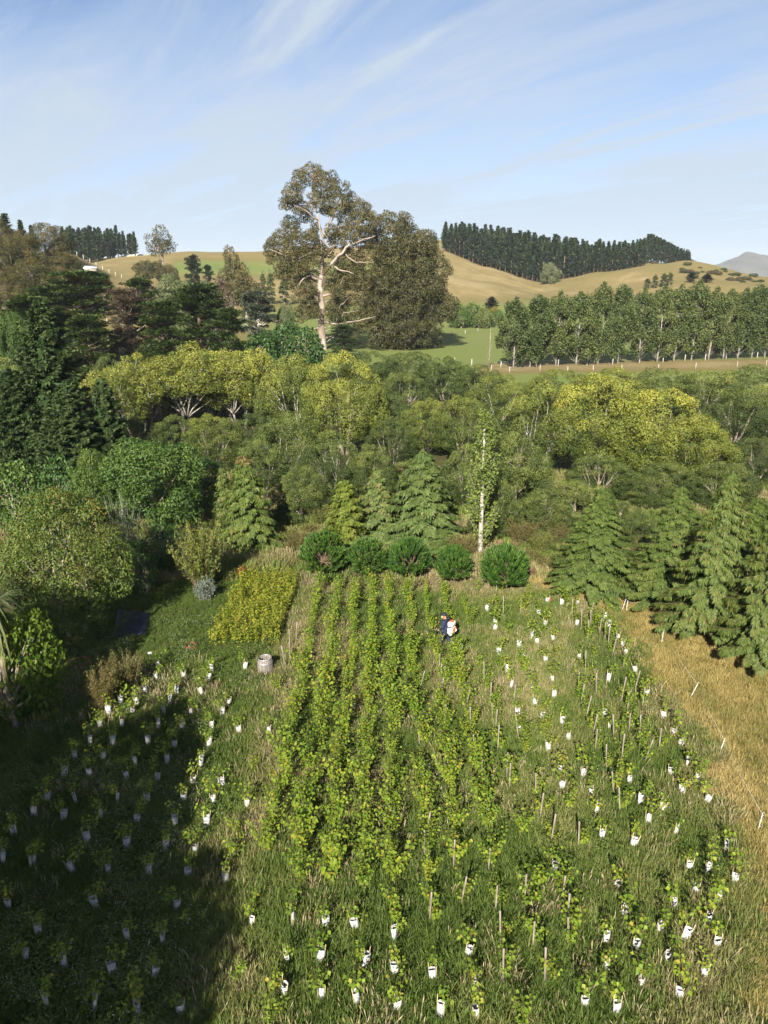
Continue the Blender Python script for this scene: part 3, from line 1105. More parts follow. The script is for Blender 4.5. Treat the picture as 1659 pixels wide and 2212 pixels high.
# upright poplar of the shelter belt
def make_poplar(seed, h=14.0, R=3.7, n=12500, L=.40, W=.27, z0=.06, trunk=.19):
    r = np.random.default_rng(seed)
    tr = MB()
    p = branch_path((0, 0, -.4), (r.uniform(-.3, .3), r.uniform(-.3, .3), h * .93), r, 0, .02, 9)
    tr.tube(p, np.linspace(trunk, .04, 9), 7)
    lob = []
    for i in range(90):
        t = r.uniform(0, 1)
        z = h * (z0 + (.86 - z0) * t)
        prof = math.sin(PI * min(1, .30 + t * .62)) ** .7
        ext = R * prof * r.uniform(.35, .95)
        a = r.uniform(0, 2 * PI)
        c = np.array([math.cos(a) * ext, math.sin(a) * ext, z + ext * .55])
        q = branch_path((0, 0, max(.5, z - ext * .45)), c, r, -.06, .08)
        tr.tube(q, np.linspace(.026, .010, len(q)), 4, cap=False)
        lob.append([*c, r.uniform(.55, 1.05) * R / 3.4])
    lob.append([0, 0, h * .95, .55])
    lob = np.array(lob)
    k = r.integers(0, len(lob), n)
    d = rand_dirs(n, r)
    P = lob[k, :3] + d * (lob[k, 3] * r.uniform(.1, 1, n) ** .5)[:, None] * np.array([1, 1, 1.25])
    N = norm(d * .6 + rand_dirs(n, r) * .9 + np.array([0, 0, .2]))
    A = norm(rand_dirs(n, r) - np.array([0, 0, .3]))
    lt = r.uniform(0, 1, len(lob))
    cm = leaf_mesh('poplar_crown', P, A, N, L * r.uniform(.6, 1.2, n), W * r.uniform(.6, 1.2, n), np.clip(.5 + (lt[k] - .5) * .35 + r.normal(0, .2, n), 0, 1))
    return tr.mesh('poplar_trunk'), cm


proto('poplar', [make_poplar(s) for s in (81, 82, 83, 84)], 7.8, 14.0)
proto('lombardy', [make_poplar(85, 12.0, 1.25, 1500, .5, .34, .05)], 2.5, 12.0)


def make_birch(seed, h=8.8):
    r = np.random.default_rng(seed)
    tr = MB()
    p = branch_path((0, 0, -.3), (.05, 0, h * .97), r, 0, .012, 10)
    tr.tube(p, np.linspace(.135, .02, 10), 8)
    P = []
    for i in range(64):
        t = r.uniform(.08, .96)
        z = h * t
        ln = (1 - t) ** .5 * r.uniform(1.2, 2.2) * .9 + .25
        a = r.uniform(0, 2 * PI)
        out = .42
        e = np.array([math.cos(a) * ln * out, math.sin(a) * ln * out, z + ln])
        q = branch_path((0, 0, z), e, r, -.1, .05)
        tr.tube(q, np.linspace(.013, .004, len(q)), 4, cap=False)
        m = int((48 if t < .45 else 62) * ln)
        u = r.uniform(.18, 1, m)
        P.append(np.stack([np.interp(u, np.linspace(0, 1, len(q)), q[:, k]) for k in range(3)], -1) + r.normal(0, .085, (m, 3)))
    P = np.vstack(P)
    n = len(P)
    N = norm(rand_dirs(n, r) + np.array([0, -.2, .3]))
    cm = leaf_mesh('birch_crown', P, rand_dirs(n, r), N, .13 * r.uniform(.6, 1.3, n), .10 * r.uniform(.7, 1.2, n), np.clip(r.normal(.5, .22, n), 0, 1))
    return tr.mesh('birch_trunk'), cm


proto('birch', [make_birch(91)], 2.0, 8.9)


def make_roundpine(seed):
    r = np.random.default_rng(seed)
    tr = MB()
    tr.tube([(0, 0, -.2), (.02, 0, .5), (0, .02, 1.0)], [.09, .07, .06], 8)
    c0 = np.array([0, 0, .95])
    P, A, N, K, S = [], [], [], [], []
    hole = rand_dirs(7, r)
    for i in range(680):
        d = rand_dirs(1, r)[0]
        if (hole @ d).max() > .955:
            continue
        if d[2] < -.62:
            continue
        rad = r.uniform(.62, 1.02)
        e = np.array([d[0] * 1.28, d[1] * 1.28, 1.38 + d[2] * 1.08 + max(0, d[2]) * .1]) * np.array([rad, rad, 1])
        ax = norm(d * .80 + np.array([0, 0, .95]) + r.normal(0, .16, 3))
        ln = r.uniform(.34, .60) * (1.5 if r.uniform() < .05 else 1)
        st = e - ax * ln * .4
        if i % 9 == 0:
            q = branch_path(c0 + d * .1, st, r, -.08, .04, 5)
            tr.tube(q, np.linspace(.03, .01, 5), 4, cap=False)
        b1 = norm(np.cross(ax, [.3, .9, .2]))
        b2 = np.cross(ax, b1)
        sh = r.uniform(0, 1)
        for s in range(3):
            for k in range(5):
                th = 2 * PI * k / 5 + s * .6
                o = b1 * math.cos(th) + b2 * math.sin(th)
                P.append(st + ax * ln * s * .28)
                A.append(ax * 1.0 + o * .40)
                N.append(o - ax * .3)
                K.append(min(1, max(0, .35 + (sh - .5) * .7 + s * .10 + r.normal(0, .1))))
                S.append(ln * .52)
    S = np.array(S)
    cm = leaf_mesh('pine_bush_crown', np.array(P), np.array(A), np.array(N), S, S * .20, np.array(K), .1, .5)
    return tr.mesh('pine_bush_trunk'), cm


proto('roundpine', [make_roundpine(s) for s in (101, 102, 103, 104, 105)], 2.75, 2.75)


# shrub of many thin upright shoots
def make_shoots(seed, n=90, h=3.2, R=1.6, L=.13, W=.04, per=46, spread=.5, stemr=.012):
    r = np.random.default_rng(seed)
    tr = MB()
    P, A, K = [], [], []
    for i in range(n):
        a = r.uniform(0, 2 * PI)
        q0 = r.uniform(0, .35)
        hh = h * r.uniform(.45, 1.0)
        o = R * spread * r.uniform(.1, 2.0) * (1.25 - hh / h * .5)
        e = np.array([math.cos(a) * min(R, q0 + o), math.sin(a) * min(R, q0 + o), hh])
        q = branch_path((math.cos(a) * q0, math.sin(a) * q0, -.05), e, r, .12, .07, 7)
        tr.tube(q, np.linspace(stemr * 1.6, stemr * .4, 7), 4, cap=False)
        u = r.uniform(.22, 1, per)
        s = np.linspace(0, 1, 7)
        P.append(np.stack([np.interp(u, s, q[:, k]) for k in range(3)], -1) + r.normal(0, .06, (per, 3)))
        K.append(np.clip(r.uniform(.25, .75) + r.normal(0, .15, per), 0, 1))
        A.append(np.tile(norm(q[-1] - q[2]), (per, 1)) * .7 + rand_dirs(per, r))
    P, A, K = np.vstack(P), np.vstack(A), np.concatenate(K)
    nn = len(P)
    cm = leaf_mesh('shrub_leaves', P, A, rand_dirs(nn, r) + np.array([0, 0, .4]), L * r.uniform(.6, 1.3, nn), W * r.uniform(.7, 1.3, nn), K)
    return tr.mesh('shrub_stems'), cm


proto('shoots', [make_shoots(111, 150, per=60, L=.17, W=.05)], 3.2, 3.2)
proto('bareshoots', [make_shoots(112, 60, 3.4, 1.5, .12, .04, per=40, stemr=.010)], 3.0, 3.4)
proto('fennel', [make_shoots(113, 90, 1.6, .95, .10, .03, per=60)], 1.9, 1.6)
proto('lowshrub', [make_shoots(114, 80, .8, .7, .13, .05, per=30)], 1.4, .8)


# strap-leaved cabbage tree
def make_palm(seed, trunk_h=1.6, L=1.0, n=95, w=.055):
    r = np.random.default_rng(seed)
    tr = MB()
    tr.tube([(0, 0, -.2), (.03, 0, trunk_h * .6), (0, .02, trunk_h)], [.12, .09, .085], 8)
    V, Q, tint = [], [], []
    c = np.array([0, 0, trunk_h])
    for i in range(n):
        d = rand_dirs(1, r)[0]
        d[2] = d[2] * .8 + .25
        d = norm(d)
        ln = L * r.uniform(.7, 1.15)
        s = norm(np.cross(d, [0, 0, 1.0]) + 1e-6)
        k = np.linspace(0, 1, 5)
        p = c + d[None] * (ln * k)[:, None]
        p[:, 2] -= (k ** 2.2) * ln * .28
        ww = w * np.array([.6, 1, .9, .6, .06])
        b = len(V)
        for j in range(5):
            V += [p[j] - s * ww[j] / 2, p[j] + s * ww[j] / 2]
        for j in range(4):
            Q.append((b + 2 * j, b + 2 * j + 1, b + 2 * j + 3, b + 2 * j + 2))
            tint.append(.5)
        tv = np.clip(.75 - d[2] * .5 + r.normal(0, .15), 0, 1)
        tint[-4:] = [tv] * 4
    return tr.mesh('palm_trunk'), new_mesh('palm_fronds', V, [np.array(Q)], {'tint': ('FACE', tint)})


proto('palm', [make_palm(121), make_palm(122, 2.0, 1.15)], 2.2, 2.5)


def place(kind, name, label, cat, px, pytop, D, wpx, leaf, bark='bark_grey', group=None, var=None, rz=None, hscale=1.0, names=('trunk', 'crown'), zoff=0.0):
    pr = PROTO[kind]
    P = at(px, pytop, D)
    z0 = gzf(P.x, P.y) + zoff
    h = max(.5, (P.z - z0) * hscale)
    depth = D * math.cos(PITCH) + (CAM_H - (z0 + h * .55)) * math.sin(PITCH)
    w = wpx / FPX * depth
    i = random.randrange(len(pr['v'])) if var is None else var % len(pr['v'])
    tm, cm = pr['v'][i]
    t = thing(name, label, cat, (P.x, P.y, z0), random.uniform(0, 2 * PI) if rz is None else rz, (w / pr['w'], w / pr['w'], h / pr['h']), group)
    link(names[0], tm, M[bark], t)
    foliage(link(names[1], cm, M[leaf], t))
    return t


# ------------------------------------------------------------------ the great gum and its dense neighbour
def zoom_to_local(zx, zy, k=.0375):
    return (zx - 460) * k, (1130 - zy) * k


def build_great_gum():
    r = np.random.default_rng(5)
    L = [(420, 140, 62), (500, 185, 72), (352, 160, 48), (580, 225, 62), (310, 235, 55), (345, 310, 44), (262, 290, 34), (450, 265, 50), (560, 300, 58),
         (640, 285, 56), (700, 330, 58), (742, 392, 56), (620, 375, 55), (270, 395, 48), (312, 452, 38), (380, 355, 38), (400, 515, 58), (215, 488, 54), (158, 528, 44),
         (290, 498, 44), (560, 490, 50), (650, 470, 60), (725, 465, 62), (262, 618, 54), (325, 590, 54), (392, 600, 50), (215, 672, 46), (610, 610, 50), (680, 570, 70),
         (760, 560, 66), (705, 690, 70), (640, 720, 60), (560, 700, 40), (350, 775, 66), (290, 720, 46), (380, 880, 60), (345, 920, 48), (620, 825, 60), (700, 840, 68),
         (565, 930, 44), (640, 970, 56), (725, 960, 66), (340, 690, 50), (640, 1040, 46), (540, 860, 36), (150, 600, 26), (500, 560, 30), (470, 640, 26), (430, 420, 30), (530, 440, 40), (500, 320, 34), (410, 690, 34), (520, 745, 36)]
    big = []
    for zx, zy, rr in L:
        x, z = zoom_to_local(zx, zy)
        half = 5.0 * math.sin(PI * min(1, max(.15, (1130 - zy) / 1080)))
        big.append([x, r.uniform(-.55, 1.0) * half * (.4 if 380 < zx < 560 else 1), z, rr * .0375])
        if (zx < 330 or zx > 560) and zy > 560:
            big.append([x * .8, r.uniform(.3, 1.1) * half, z + r.uniform(-1, 1), rr * .036])
    for zx, zy, rr in ((470, 545, 34), (430, 900, 36), (395, 770, 40), (525, 890, 40), (505, 665, 26), (420, 470, 36), (350, 650, 40), (570, 780, 40), (300, 560, 44)):
        x, z = zoom_to_local(zx, zy)
        big.append([x, r.uniform(-4.5, -2.5), z, rr * .0375])
    big = np.array(big)
    big[:, 3] *= 1.02
    cm, lob = puff_crown('gum_crown', big, r, .46, 15, .37, .165, droop=.75, up=.15, rand=.36, tintspread=.6, sep=1.55, core=.12)
    tr = MB()

    def zpath(pts, r0, r1, yy=0.0, sides=7):
        p = []
        for i, (a, b) in enumerate(pts):
            x, z = zoom_to_local(a, b)
            p.append((x, yy * i / max(1, len(pts) - 1), z))
        p = np.array(p)
        t = np.linspace(0, 1, len(p))
        tt = np.linspace(0, 1, len(p) * 3)
        q = np.stack([np.interp(tt, t, p[:, k]) for k in range(3)], -1)
        q[1:-1] += r.normal(0, .10, (len(q) - 2, 3))
        tr.tube(q, np.linspace(r0, r1, len(q)), sides)
    zpath([(490, 1190), (462, 1120), (455, 1000), (462, 850), (452, 760), (465, 690)], .92, .52, 0, 10)
    zpath([(465, 690), (520, 630), (590, 565), (640, 520), (720, 490), (790, 470)], .46, .09, -3)
    zpath([(465, 690), (470, 600), (480, 480), (450, 380), (440, 280), (415, 190)], .38, .08, .5)
    zpath([(480, 480), (520, 400), (560, 320), (600, 260)], .26, .06, -2)
    zpath([(450, 380), (380, 330), (320, 300)], .2, .05, -2.5)
    zpath([(470, 580), (400, 560), (330, 600), (260, 580), (170, 545)], .30, .06, -4)
    zpath([(455, 720), (390, 690), (340, 730), (310, 760)], .32, .06, -4)
    zpath([(455, 830), (430, 790), (400, 770)], .28, .08, -2)
    zpath([(462, 810), (530, 800), (570, 770), (600, 700)], .28, .06, -4)
    zpath([(540, 640), (600, 670), (660, 680)], .24, .06, -4)
    zpath([(590, 565), (680, 620), (770, 620)], .2, .05, -5)
    zpath([(455, 960), (540, 975), (620, 965), (700, 945), (790, 925)], .26, .05, -5)
    zpath([(540, 975), (570, 870), (630, 820)], .16, .04, -5)
    zpath([(560, 960), (600, 910), (690, 890)], .14, .04, -5)
    zpath([(450, 1000), (410, 1005)], .35, .14, -1)
    for b in big[r.permutation(len(big))[:46]]:
        s = np.array([r.uniform(-.5, .8), 0, b[2] - r.uniform(1, 3)]) if b[2] < 16 else np.array([r.uniform(-1, 2) + 0.1 * (b[2] - 16), 0, b[2] - r.uniform(1.5, 3.5)])
        q = branch_path(s, b[:3] + norm(b[:3] - s) * b[3] * .5, r, .04, .16, 7)
        tr.tube(q, np.linspace(.11, .03, 7), 5, cap=False)
    X = at(697, 740, 170).x
    t = thing('gum_tree', 'towering gum tree with pale bare trunk and open olive crown, tallest in the valley', 'tree', (X, 170, gzf(X, 170)), 0, (.97, .97, .97))
    link('trunk', tr.mesh('gum_trunk'), M['bark_gum'], t)
    foliage(link('crown', cm, M['euc'], t))

    # the dense one on its right
    big = []
    zy_ = [400, 450, 520, 600, 700, 800, 900, 1000, 1080, 1150]
    xl_ = [810, 780, 760, 740, 730, 720, 730, 720, 690, 680]
    xr_ = [900, 990, 1090, 1185, 1190, 1205, 1225, 1215, 1130, 960]
    for zy in np.arange(425, 1140, 46):
        l, rr = np.interp(zy, zy_, xl_), np.interp(zy, zy_, xr_)
        cx, hw = (l + rr) / 2, (rr - l) / 2
        n = max(4, int(hw / 30))
        for k in range(n):
            a = 2 * PI * (k + r.uniform(-.4, .4)) / n
            e = hw * r.uniform(.45, 1.0)
            x, z = zoom_to_local(cx + math.cos(a) * e, zy + r.uniform(-24, 24))
            big.append([x, math.sin(a) * e * .0375, z, r.uniform(1.7, 3.1)])
    big = np.array(big)
    cxl = (960 - 460) * .0375
    big[:, 0] -= cxl
    cm, lob = puff_crown('dense_gum_crown', big, r, .44, 9.5, .44, .20, droop=.75, up=.12, rand=.32, tintspread=.6, sep=1.6, core=.45)
    tr = MB()
    for k in range(4):
        x0 = r.uniform(-3, 3)
        p = branch_path((x0, r.uniform(-2, 2), -.5), (x0 * 1.4, 0, 18), r, 0, .05, 8)
        tr.tube(p, np.linspace(.55, .15, 8), 7)
        for b in big[r.permutation(len(big))[:22]]:
            if b[2] > 3:
                j = int(np.clip(b[2] / 18 * 7 - 1, 0, 7))
                q = branch_path(p[j], b[:3] + norm(b[:3] - p[j]) * b[3] * .95, r, .05, .12, 7)
                tr.tube(q, np.linspace(.13, .04, 7), 5, cap=False)
    X2 = X + cxl + .8
    t = thing('gum_tree', 'dense dark olive gum with domed crown reaching the ground beside the towering gum', 'tree', (X2, 176, gzf(X2, 176)), 0, (1, 1, 1))
    link('trunk', tr.mesh('dense_gum_trunk'), M['bark_gum'], t)
    foliage(link('crown', cm, M['euc'], t))


build_great_gum()

ord_ = ['first', 'second', 'third', 'fourth', 'fifth', 'sixth', 'seventh', 'eighth', 'ninth', 'tenth', 'eleventh', 'twelfth', 'thirteenth', 'fourteenth', 'fifteenth',
        'sixteenth', 'seventeenth', 'eighteenth', 'nineteenth', 'twentieth', 'twenty-first', 'twenty-second', 'twenty-third', 'twenty-fourth', 'twenty-fifth', 'twenty-sixth', 'twenty-seventh', 'twenty-eighth']


# ------------------------------------------------------------------ trees and shrubs, far to near
T = 'tree'
# hill gums and pines above the left wood
for px, py, D, w, lab, leaf in (
        (80, 484, 192, 140, 'orange tinged gum crowning the hill at the left skyline', 'euchill'),
        (22, 512, 180, 120, 'wide rusty gum below the hilltop gum at the left edge', 'euchill'),
        (132, 545, 184, 74, 'small rounded rusty gum on the slope beside the bare grass ridge', 'euchill'),
        (55, 562, 164, 150, 'broad rusty gum in front of the hilltop gum', 'euchill'),
        (122, 578, 166, 110, 'rusty gum between the broad gum and the shed', 'euchill'),
        (5, 600, 150, 120, 'olive gum low on the slope at the left edge', 'euc'),
        (-8, 478, 200, 110, 'dark olive gum on the hilltop cut by the left picture edge', 'euc'),
        (222, 606, 165, 60, 'low orange gum on the ridge foot above the dark cypresses', 'euchill'),
        (318, 558, 285, 66, 'brown green gum under the lone umbrella gum', 'euchill'),
        (362, 566, 286, 50, 'narrow olive gum touching the trunk of the umbrella gum', 'euc'),
        (500, 533, 250, 66, 'olive gum with leaning crown between paddock and towering gum', 'euc'),
        (528, 585, 240, 85, 'wide olive gum standing before two slim poplars', 'euc')):
    place('willow' if leaf == 'euchill' and px < 200 or px < 40 else 'gum', 'gum_tree', lab, T, px, py, D, w, leaf, 'bark_gum')
PROTO['gumtall'] = dict(v=[make_gum(45, R=3.6, zc=8.4, n=9, flat=.34, dens=8)], w=8.4, h=10.2)
place('gumtall', 'gum_tree', 'lone umbrella shaped gum breaking the skyline of the brown hill', T, 347, 502, 300, 72, 'euc', 'bark_gum')
for px, py, D, w, lab in (
        (8, 462, 215, 42, 'dark pine on the hilltop at the very left edge'),
        (42, 474, 235, 26, 'slim dark pine poking above the orange hilltop gum'),
        (66, 487, 236, 20, 'thin pine top right of the orange hilltop gum')):
    place('pine', 'pine_tree', lab, T, px, py, D, w, 'pine', 'bark_dark')
for px, py, D, w, lab in ((415, 550, 268, 48, 'dark spreading pine before the green hill paddock'),
                          (448, 572, 266, 34, 'short dark pine beside the spreading pine')):
    place('macro', 'pine_tree', lab, T, px, py, D, w, 'pine', 'bark_dark')
for px, py, w, lab in ((567, 584, 15, 'leftmost of three slim poplars left of the towering gum'),
                       (583, 583, 19, 'middle of three slim poplars left of the towering gum'),
                       (612, 598, 24, 'dark slim poplar nearest the towering gum')):
    place('lombardy', 'poplar_tree', lab, T, px, py, 290, w, 'poplar', 'bark_grey')
place('broad', 'broadleaf_tree', 'pale green leafy tree rising behind the dark cypresses', T, 372, 583, 140, 112, 'palepoplar')
place('bushy', 'wattle_tree', 'blue grey rounded wattle behind the dark cypresses', T, 444, 597, 146, 62, 'wattle')
place('gum', 'gum_tree', 'reddish brown low tree beside the blue grey wattle', T, 478, 612, 150, 55, 'brownwattle')
place('macro', 'cypress_tree', 'dark layered cypress at left edge under the hill gums', T, 55, 640, 118, 170, 'macro', 'bark_dark')
place('macro', 'cypress_tree', 'broad flat topped cypress below the grass ridge', T, 170, 585, 130, 210, 'macro', 'bark_dark')
place('macro', 'cypress_tree', 'dark cypress between the brown tree and the pale leafy tree', T, 300, 600, 138, 120, 'macro', 'bark_dark')
place('macro', 'cypress_tree', 'wide dark green cypress in the middle of the left wood', T, 425, 612, 124, 175, 'macro', 'bark_dark')
place('macro', 'cypress_tree', 'dark cypress skirting above the golden willows', T, 185, 680, 104, 150, 'macro', 'bark_dark')
place('macro', 'cypress_tree', 'dark cypress below the broad rusty gum', T, 100, 615, 128, 150, 'macro', 'bark_dark')
place('macro', 'cypress_tree', 'shaded cypress behind the tall spruce tip', T, 30, 700, 100, 160, 'macro', 'bark_dark')
place('broad', 'broadleaf_tree', 'green leafy tree at left edge above the pale willow', T, 12, 765, 78, 140, 'willow')
place('macro', 'cypress_tree', 'dark cypress right of the dusty red brown tree', T, 345, 650, 108, 150, 'macro', 'bark_dark')
place('macro', 'cypress_tree', 'dark cypress in front of the grey green wattle', T, 490, 665, 112, 120, 'macro', 'bark_dark')
place('macro', 'wattle_tree', 'dusty red brown tree among the dark cypresses', T, 270, 622, 112, 115, 'brownwattle', 'bark_grey')
place('macro', 'wattle_tree', 'feathery grey green wattle left of the towering gum', T, 555, 628, 128, 120, 'wattle', 'bark_white')
place('broad', 'broadleaf_tree', 'pale sparse tree between grey wattle and towering gum', T, 612, 640, 132, 50, 'palepoplar', 'bark_white')
place('broad', 'broadleaf_tree', 'bright green leafy tree at left edge below the rusty gums', T, 20, 650, 96, 95, 'broad')
place('bushy', 'broadleaf_tree', 'dark green spreading tree before the towering gum trunk', T, 635, 690, 116, 150, 'bush')
place('bushy', 'broadleaf_tree', 'low dark green tree above the golden willows', T, 560, 712, 112, 120, 'bush')
place('macro', 'cedar_tree', 'small blue green layered cedar at the towering gum foot', T, 742, 700, 148, 78, 'spruce', 'bark_dark')

# pines on the left skyline, plantation on the right hill
hill_pines = []
for i in range(56):
    px = random.uniform(146, 300)
    hill_pines.append((px, random.uniform(440, 520), np.interp(px, [148, 300], [20, 13]) * random.uniform(.85, 1.1), 'dark pine in the small plantation on the left skyline', 'pines on the left skyline'))
edge_px = [958, 965, 1000, 1050, 1100, 1165, 1210, 1250, 1290, 1340, 1392]
top_y = [478, 480, 485, 492, 498, 508, 514, 518, 520, 522, 517]
PINE_LABEL = ('dark pine standing at the edge of the hill plantation', 'dark pine inside the plantation on the right hill')
for row in range(5):
    R = 452 + row * 13
    px = 958 + random.uniform(0, 5)
    while px < 1392:
        hill_pines.append((px, R + random.uniform(-4, 4), None, PINE_LABEL[0 if row == 0 else 1], 'pines edging the hill plantation' if row == 0 else 'pines inside the hill plantation', row))
        px += random.uniform(8, 13) * (1.0 if row < 2 else 1.2)
for i in range(30):
    px = 1392 + (i + random.uniform(-.4, .4)) * 3.2
    hill_pines.append((px, 548 + random.uniform(-14, 24), np.interp(px, [1392, 1490], [18, 10]), 'small dark pine descending the skyline behind the plantation', 'pines descending the right skyline'))
hill_pines.sort(key=lambda q: (q[4], q[5] if len(q) > 5 else 0, q[0]))
seen_n = {}
for px, R, h, lab, grp, *rw in hill_pines:
    key = (grp, rw[0] if rw else 0)
    seen_n[key] = seen_n.get(key, 0) + 1
    q_ = ord_[seen_n[key] - 1] if seen_n[key] <= len(ord_) else f'{seen_n[key]}th'
    if 'edging' in grp:
        lab = f'dark pine, {q_} from the gum side along the plantation edge'
    elif 'inside' in grp:
        lab = f'dark pine, {q_} from the gum side, {ord_[rw[0] - 1]} row behind the plantation edge'
    elif 'left' in grp:
        lab = f'dark pine on the left skyline, {q_} from the rusty hill gums'
    else:
        lab = f'small dark pine, {q_} down the skyline beyond the plantation'
    a = math.atan((px - CPX) / 1669)
    x, y = R * math.sin(a), R * math.cos(a)
    z = gzf(x, y)
    if h is None:
        want = at(px, np.interp(px, edge_px, top_y), y).z - z
        h = min(27, max(13, want)) * random.uniform(.80, 1.08)
    tm, cm = random.choice(PROTO['pine']['v'])
    s = h / 21
    t = thing('pine_tree', lab, T, (x, y, z), random.uniform(0, 6.28), (s * 1.1, s * 1.1, s), grp)
    link('trunk', tm, M['bark_brown'], t)
    foliage(link('crown', cm, M['pine'], t))

place('willow', 'willow_tree', 'light green weeping willow before the hill pines', T, 1190, 568, 425, 44, 'palepoplar', group=None, hscale=1.0)
for px, py, w, lab in ((1400, 600, 15, 'leftmost slim poplar on the dry hill beyond the shelter belt'),
                       (1417, 592, 13, 'second slim poplar on the dry hill beyond the shelter belt'),
                       (1436, 589, 16, 'third slim poplar on the dry hill, paired with its neighbour'),
                       (1449, 587, 14, 'fourth slim poplar on the dry hill right of the pair')):
    place('lombardy', 'poplar_tree', lab, T, px, py, 340, w, 'poplar', 'bark_grey')
for px, py, D, w, lab in ((1491, 560, 430, 22, 'lone dark pine on the brow of the dry hill'),
                          (1494, 588, 345, 24, 'dark pine right of the slim hill poplars'),
                          (1528, 592, 345, 28, 'squat dark pine lower on the dry hill'),
                          (1063, 641, 300, 32, 'small round pine at the hill foot by the gorse')):
    place('pine', 'pine_tree', lab, T, px, py, D, w, 'pine', 'bark_dark')
for px, py, D, w, lab, leaf in ((992, 655, 238, 56, 'bright green shrub tree against the dense gum', 'broad'),
                                (1022, 652, 240, 56, 'middle green shrub tree behind the far meadow', 'broad'),
                                (1046, 662, 236, 44, 'olive green shrub tree at the far meadow corner', 'willow'),
                                (1072, 668, 240, 40, 'low green bush below the small round pine', 'broad')):
    place('bushy', 'broadleaf_tree', lab, T, px, py, D, w, leaf)
place('bushy', 'gorse_bush', 'yellow flowering gorse at the foot of the dry hill', 'bush', 1068, 662, 285, 22, 'gorse')
r_ = np.random.default_rng(77)
for i in range(26):
    px = 1470 + 7.1 * i + r_.uniform(-3, 3)
    R = r_.uniform(385, 440)
    a = math.atan((px - CPX) / 1669)
    x, y = R * math.sin(a), R * math.cos(a)
    s = r_.uniform(.45, 1.1)
    t = thing('scrub_bush', f'dark low scrub bush, {ord_[i]} of those scattered on the dry right hill', 'bush', (x, y, gzf(x, y) - .2), r_.uniform(0, 6), (s * 1.5, s * 1.3, s * .6), 'scrub on the right hill')
    tm, cm = PROTO['bushy']['v'][i % 2]
    foliage(link('foliage', cm, M['brownwattle' if i % 3 == 0 else 'macro'], t))

# shelter belt of poplars with pale trunks
belt = [1109, 1158, 1200, 1244, 1291, 1334, 1379, 1419, 1455, 1493, 1530, 1562, 1593, 1623, 1651, 1690]
tops = [640, 634, 626, 628, 606, 612, 618, 612, 612, 604, 618, 622, 620, 612, 615, 612]
for i, (px, ty) in enumerate(zip(belt, tops)):
    by = np.interp(px, [1100, 1660], [794, 772])
    b = ground(px, by)
    P = at(px, ty, b.y)
    h = P.z - gzf(b.x, b.y)
    tm, cm = PROTO['poplar']['v'][i % 4]
    wf = random.uniform(.78, .95)
    t = thing('poplar_tree', f'{ord_[i]} poplar from the meadow end of the shelter belt, pale trunk and upright crown', T, (b.x, b.y, gzf(b.x, b.y)), random.uniform(0, 6.28), (wf, wf, h / 14.0), 'poplars of the shelter belt')
    link('trunk', tm, M['bark_poplar'], t)
    foliage(link('crown', cm, M['poplar'], t))
P = at(1060, 705, 138)
dead = thing('dead_tree', 'thin leafless dead pole tree at the meadow end of the shelter belt', T, (P.x, 138, gzf(P.x, 138)))
mb = MB()
mb.tube([(0, 0, -.2), (.05, 0, 4), (0, .05, P.z)], [.12, .08, .02], 6)
for k in range(18):
    z = random.uniform(1, P.z * .95)
    a = random.uniform(0, 6.28)
    e = random.uniform(.3, .8)
    mb.tube([(0, 0, z), (math.cos(a) * e, math.sin(a) * e, z + e * .8)], [.03, .01], 4)
link('trunk', mb.mesh('dead_trunk'), M['bark_grey'], dead)

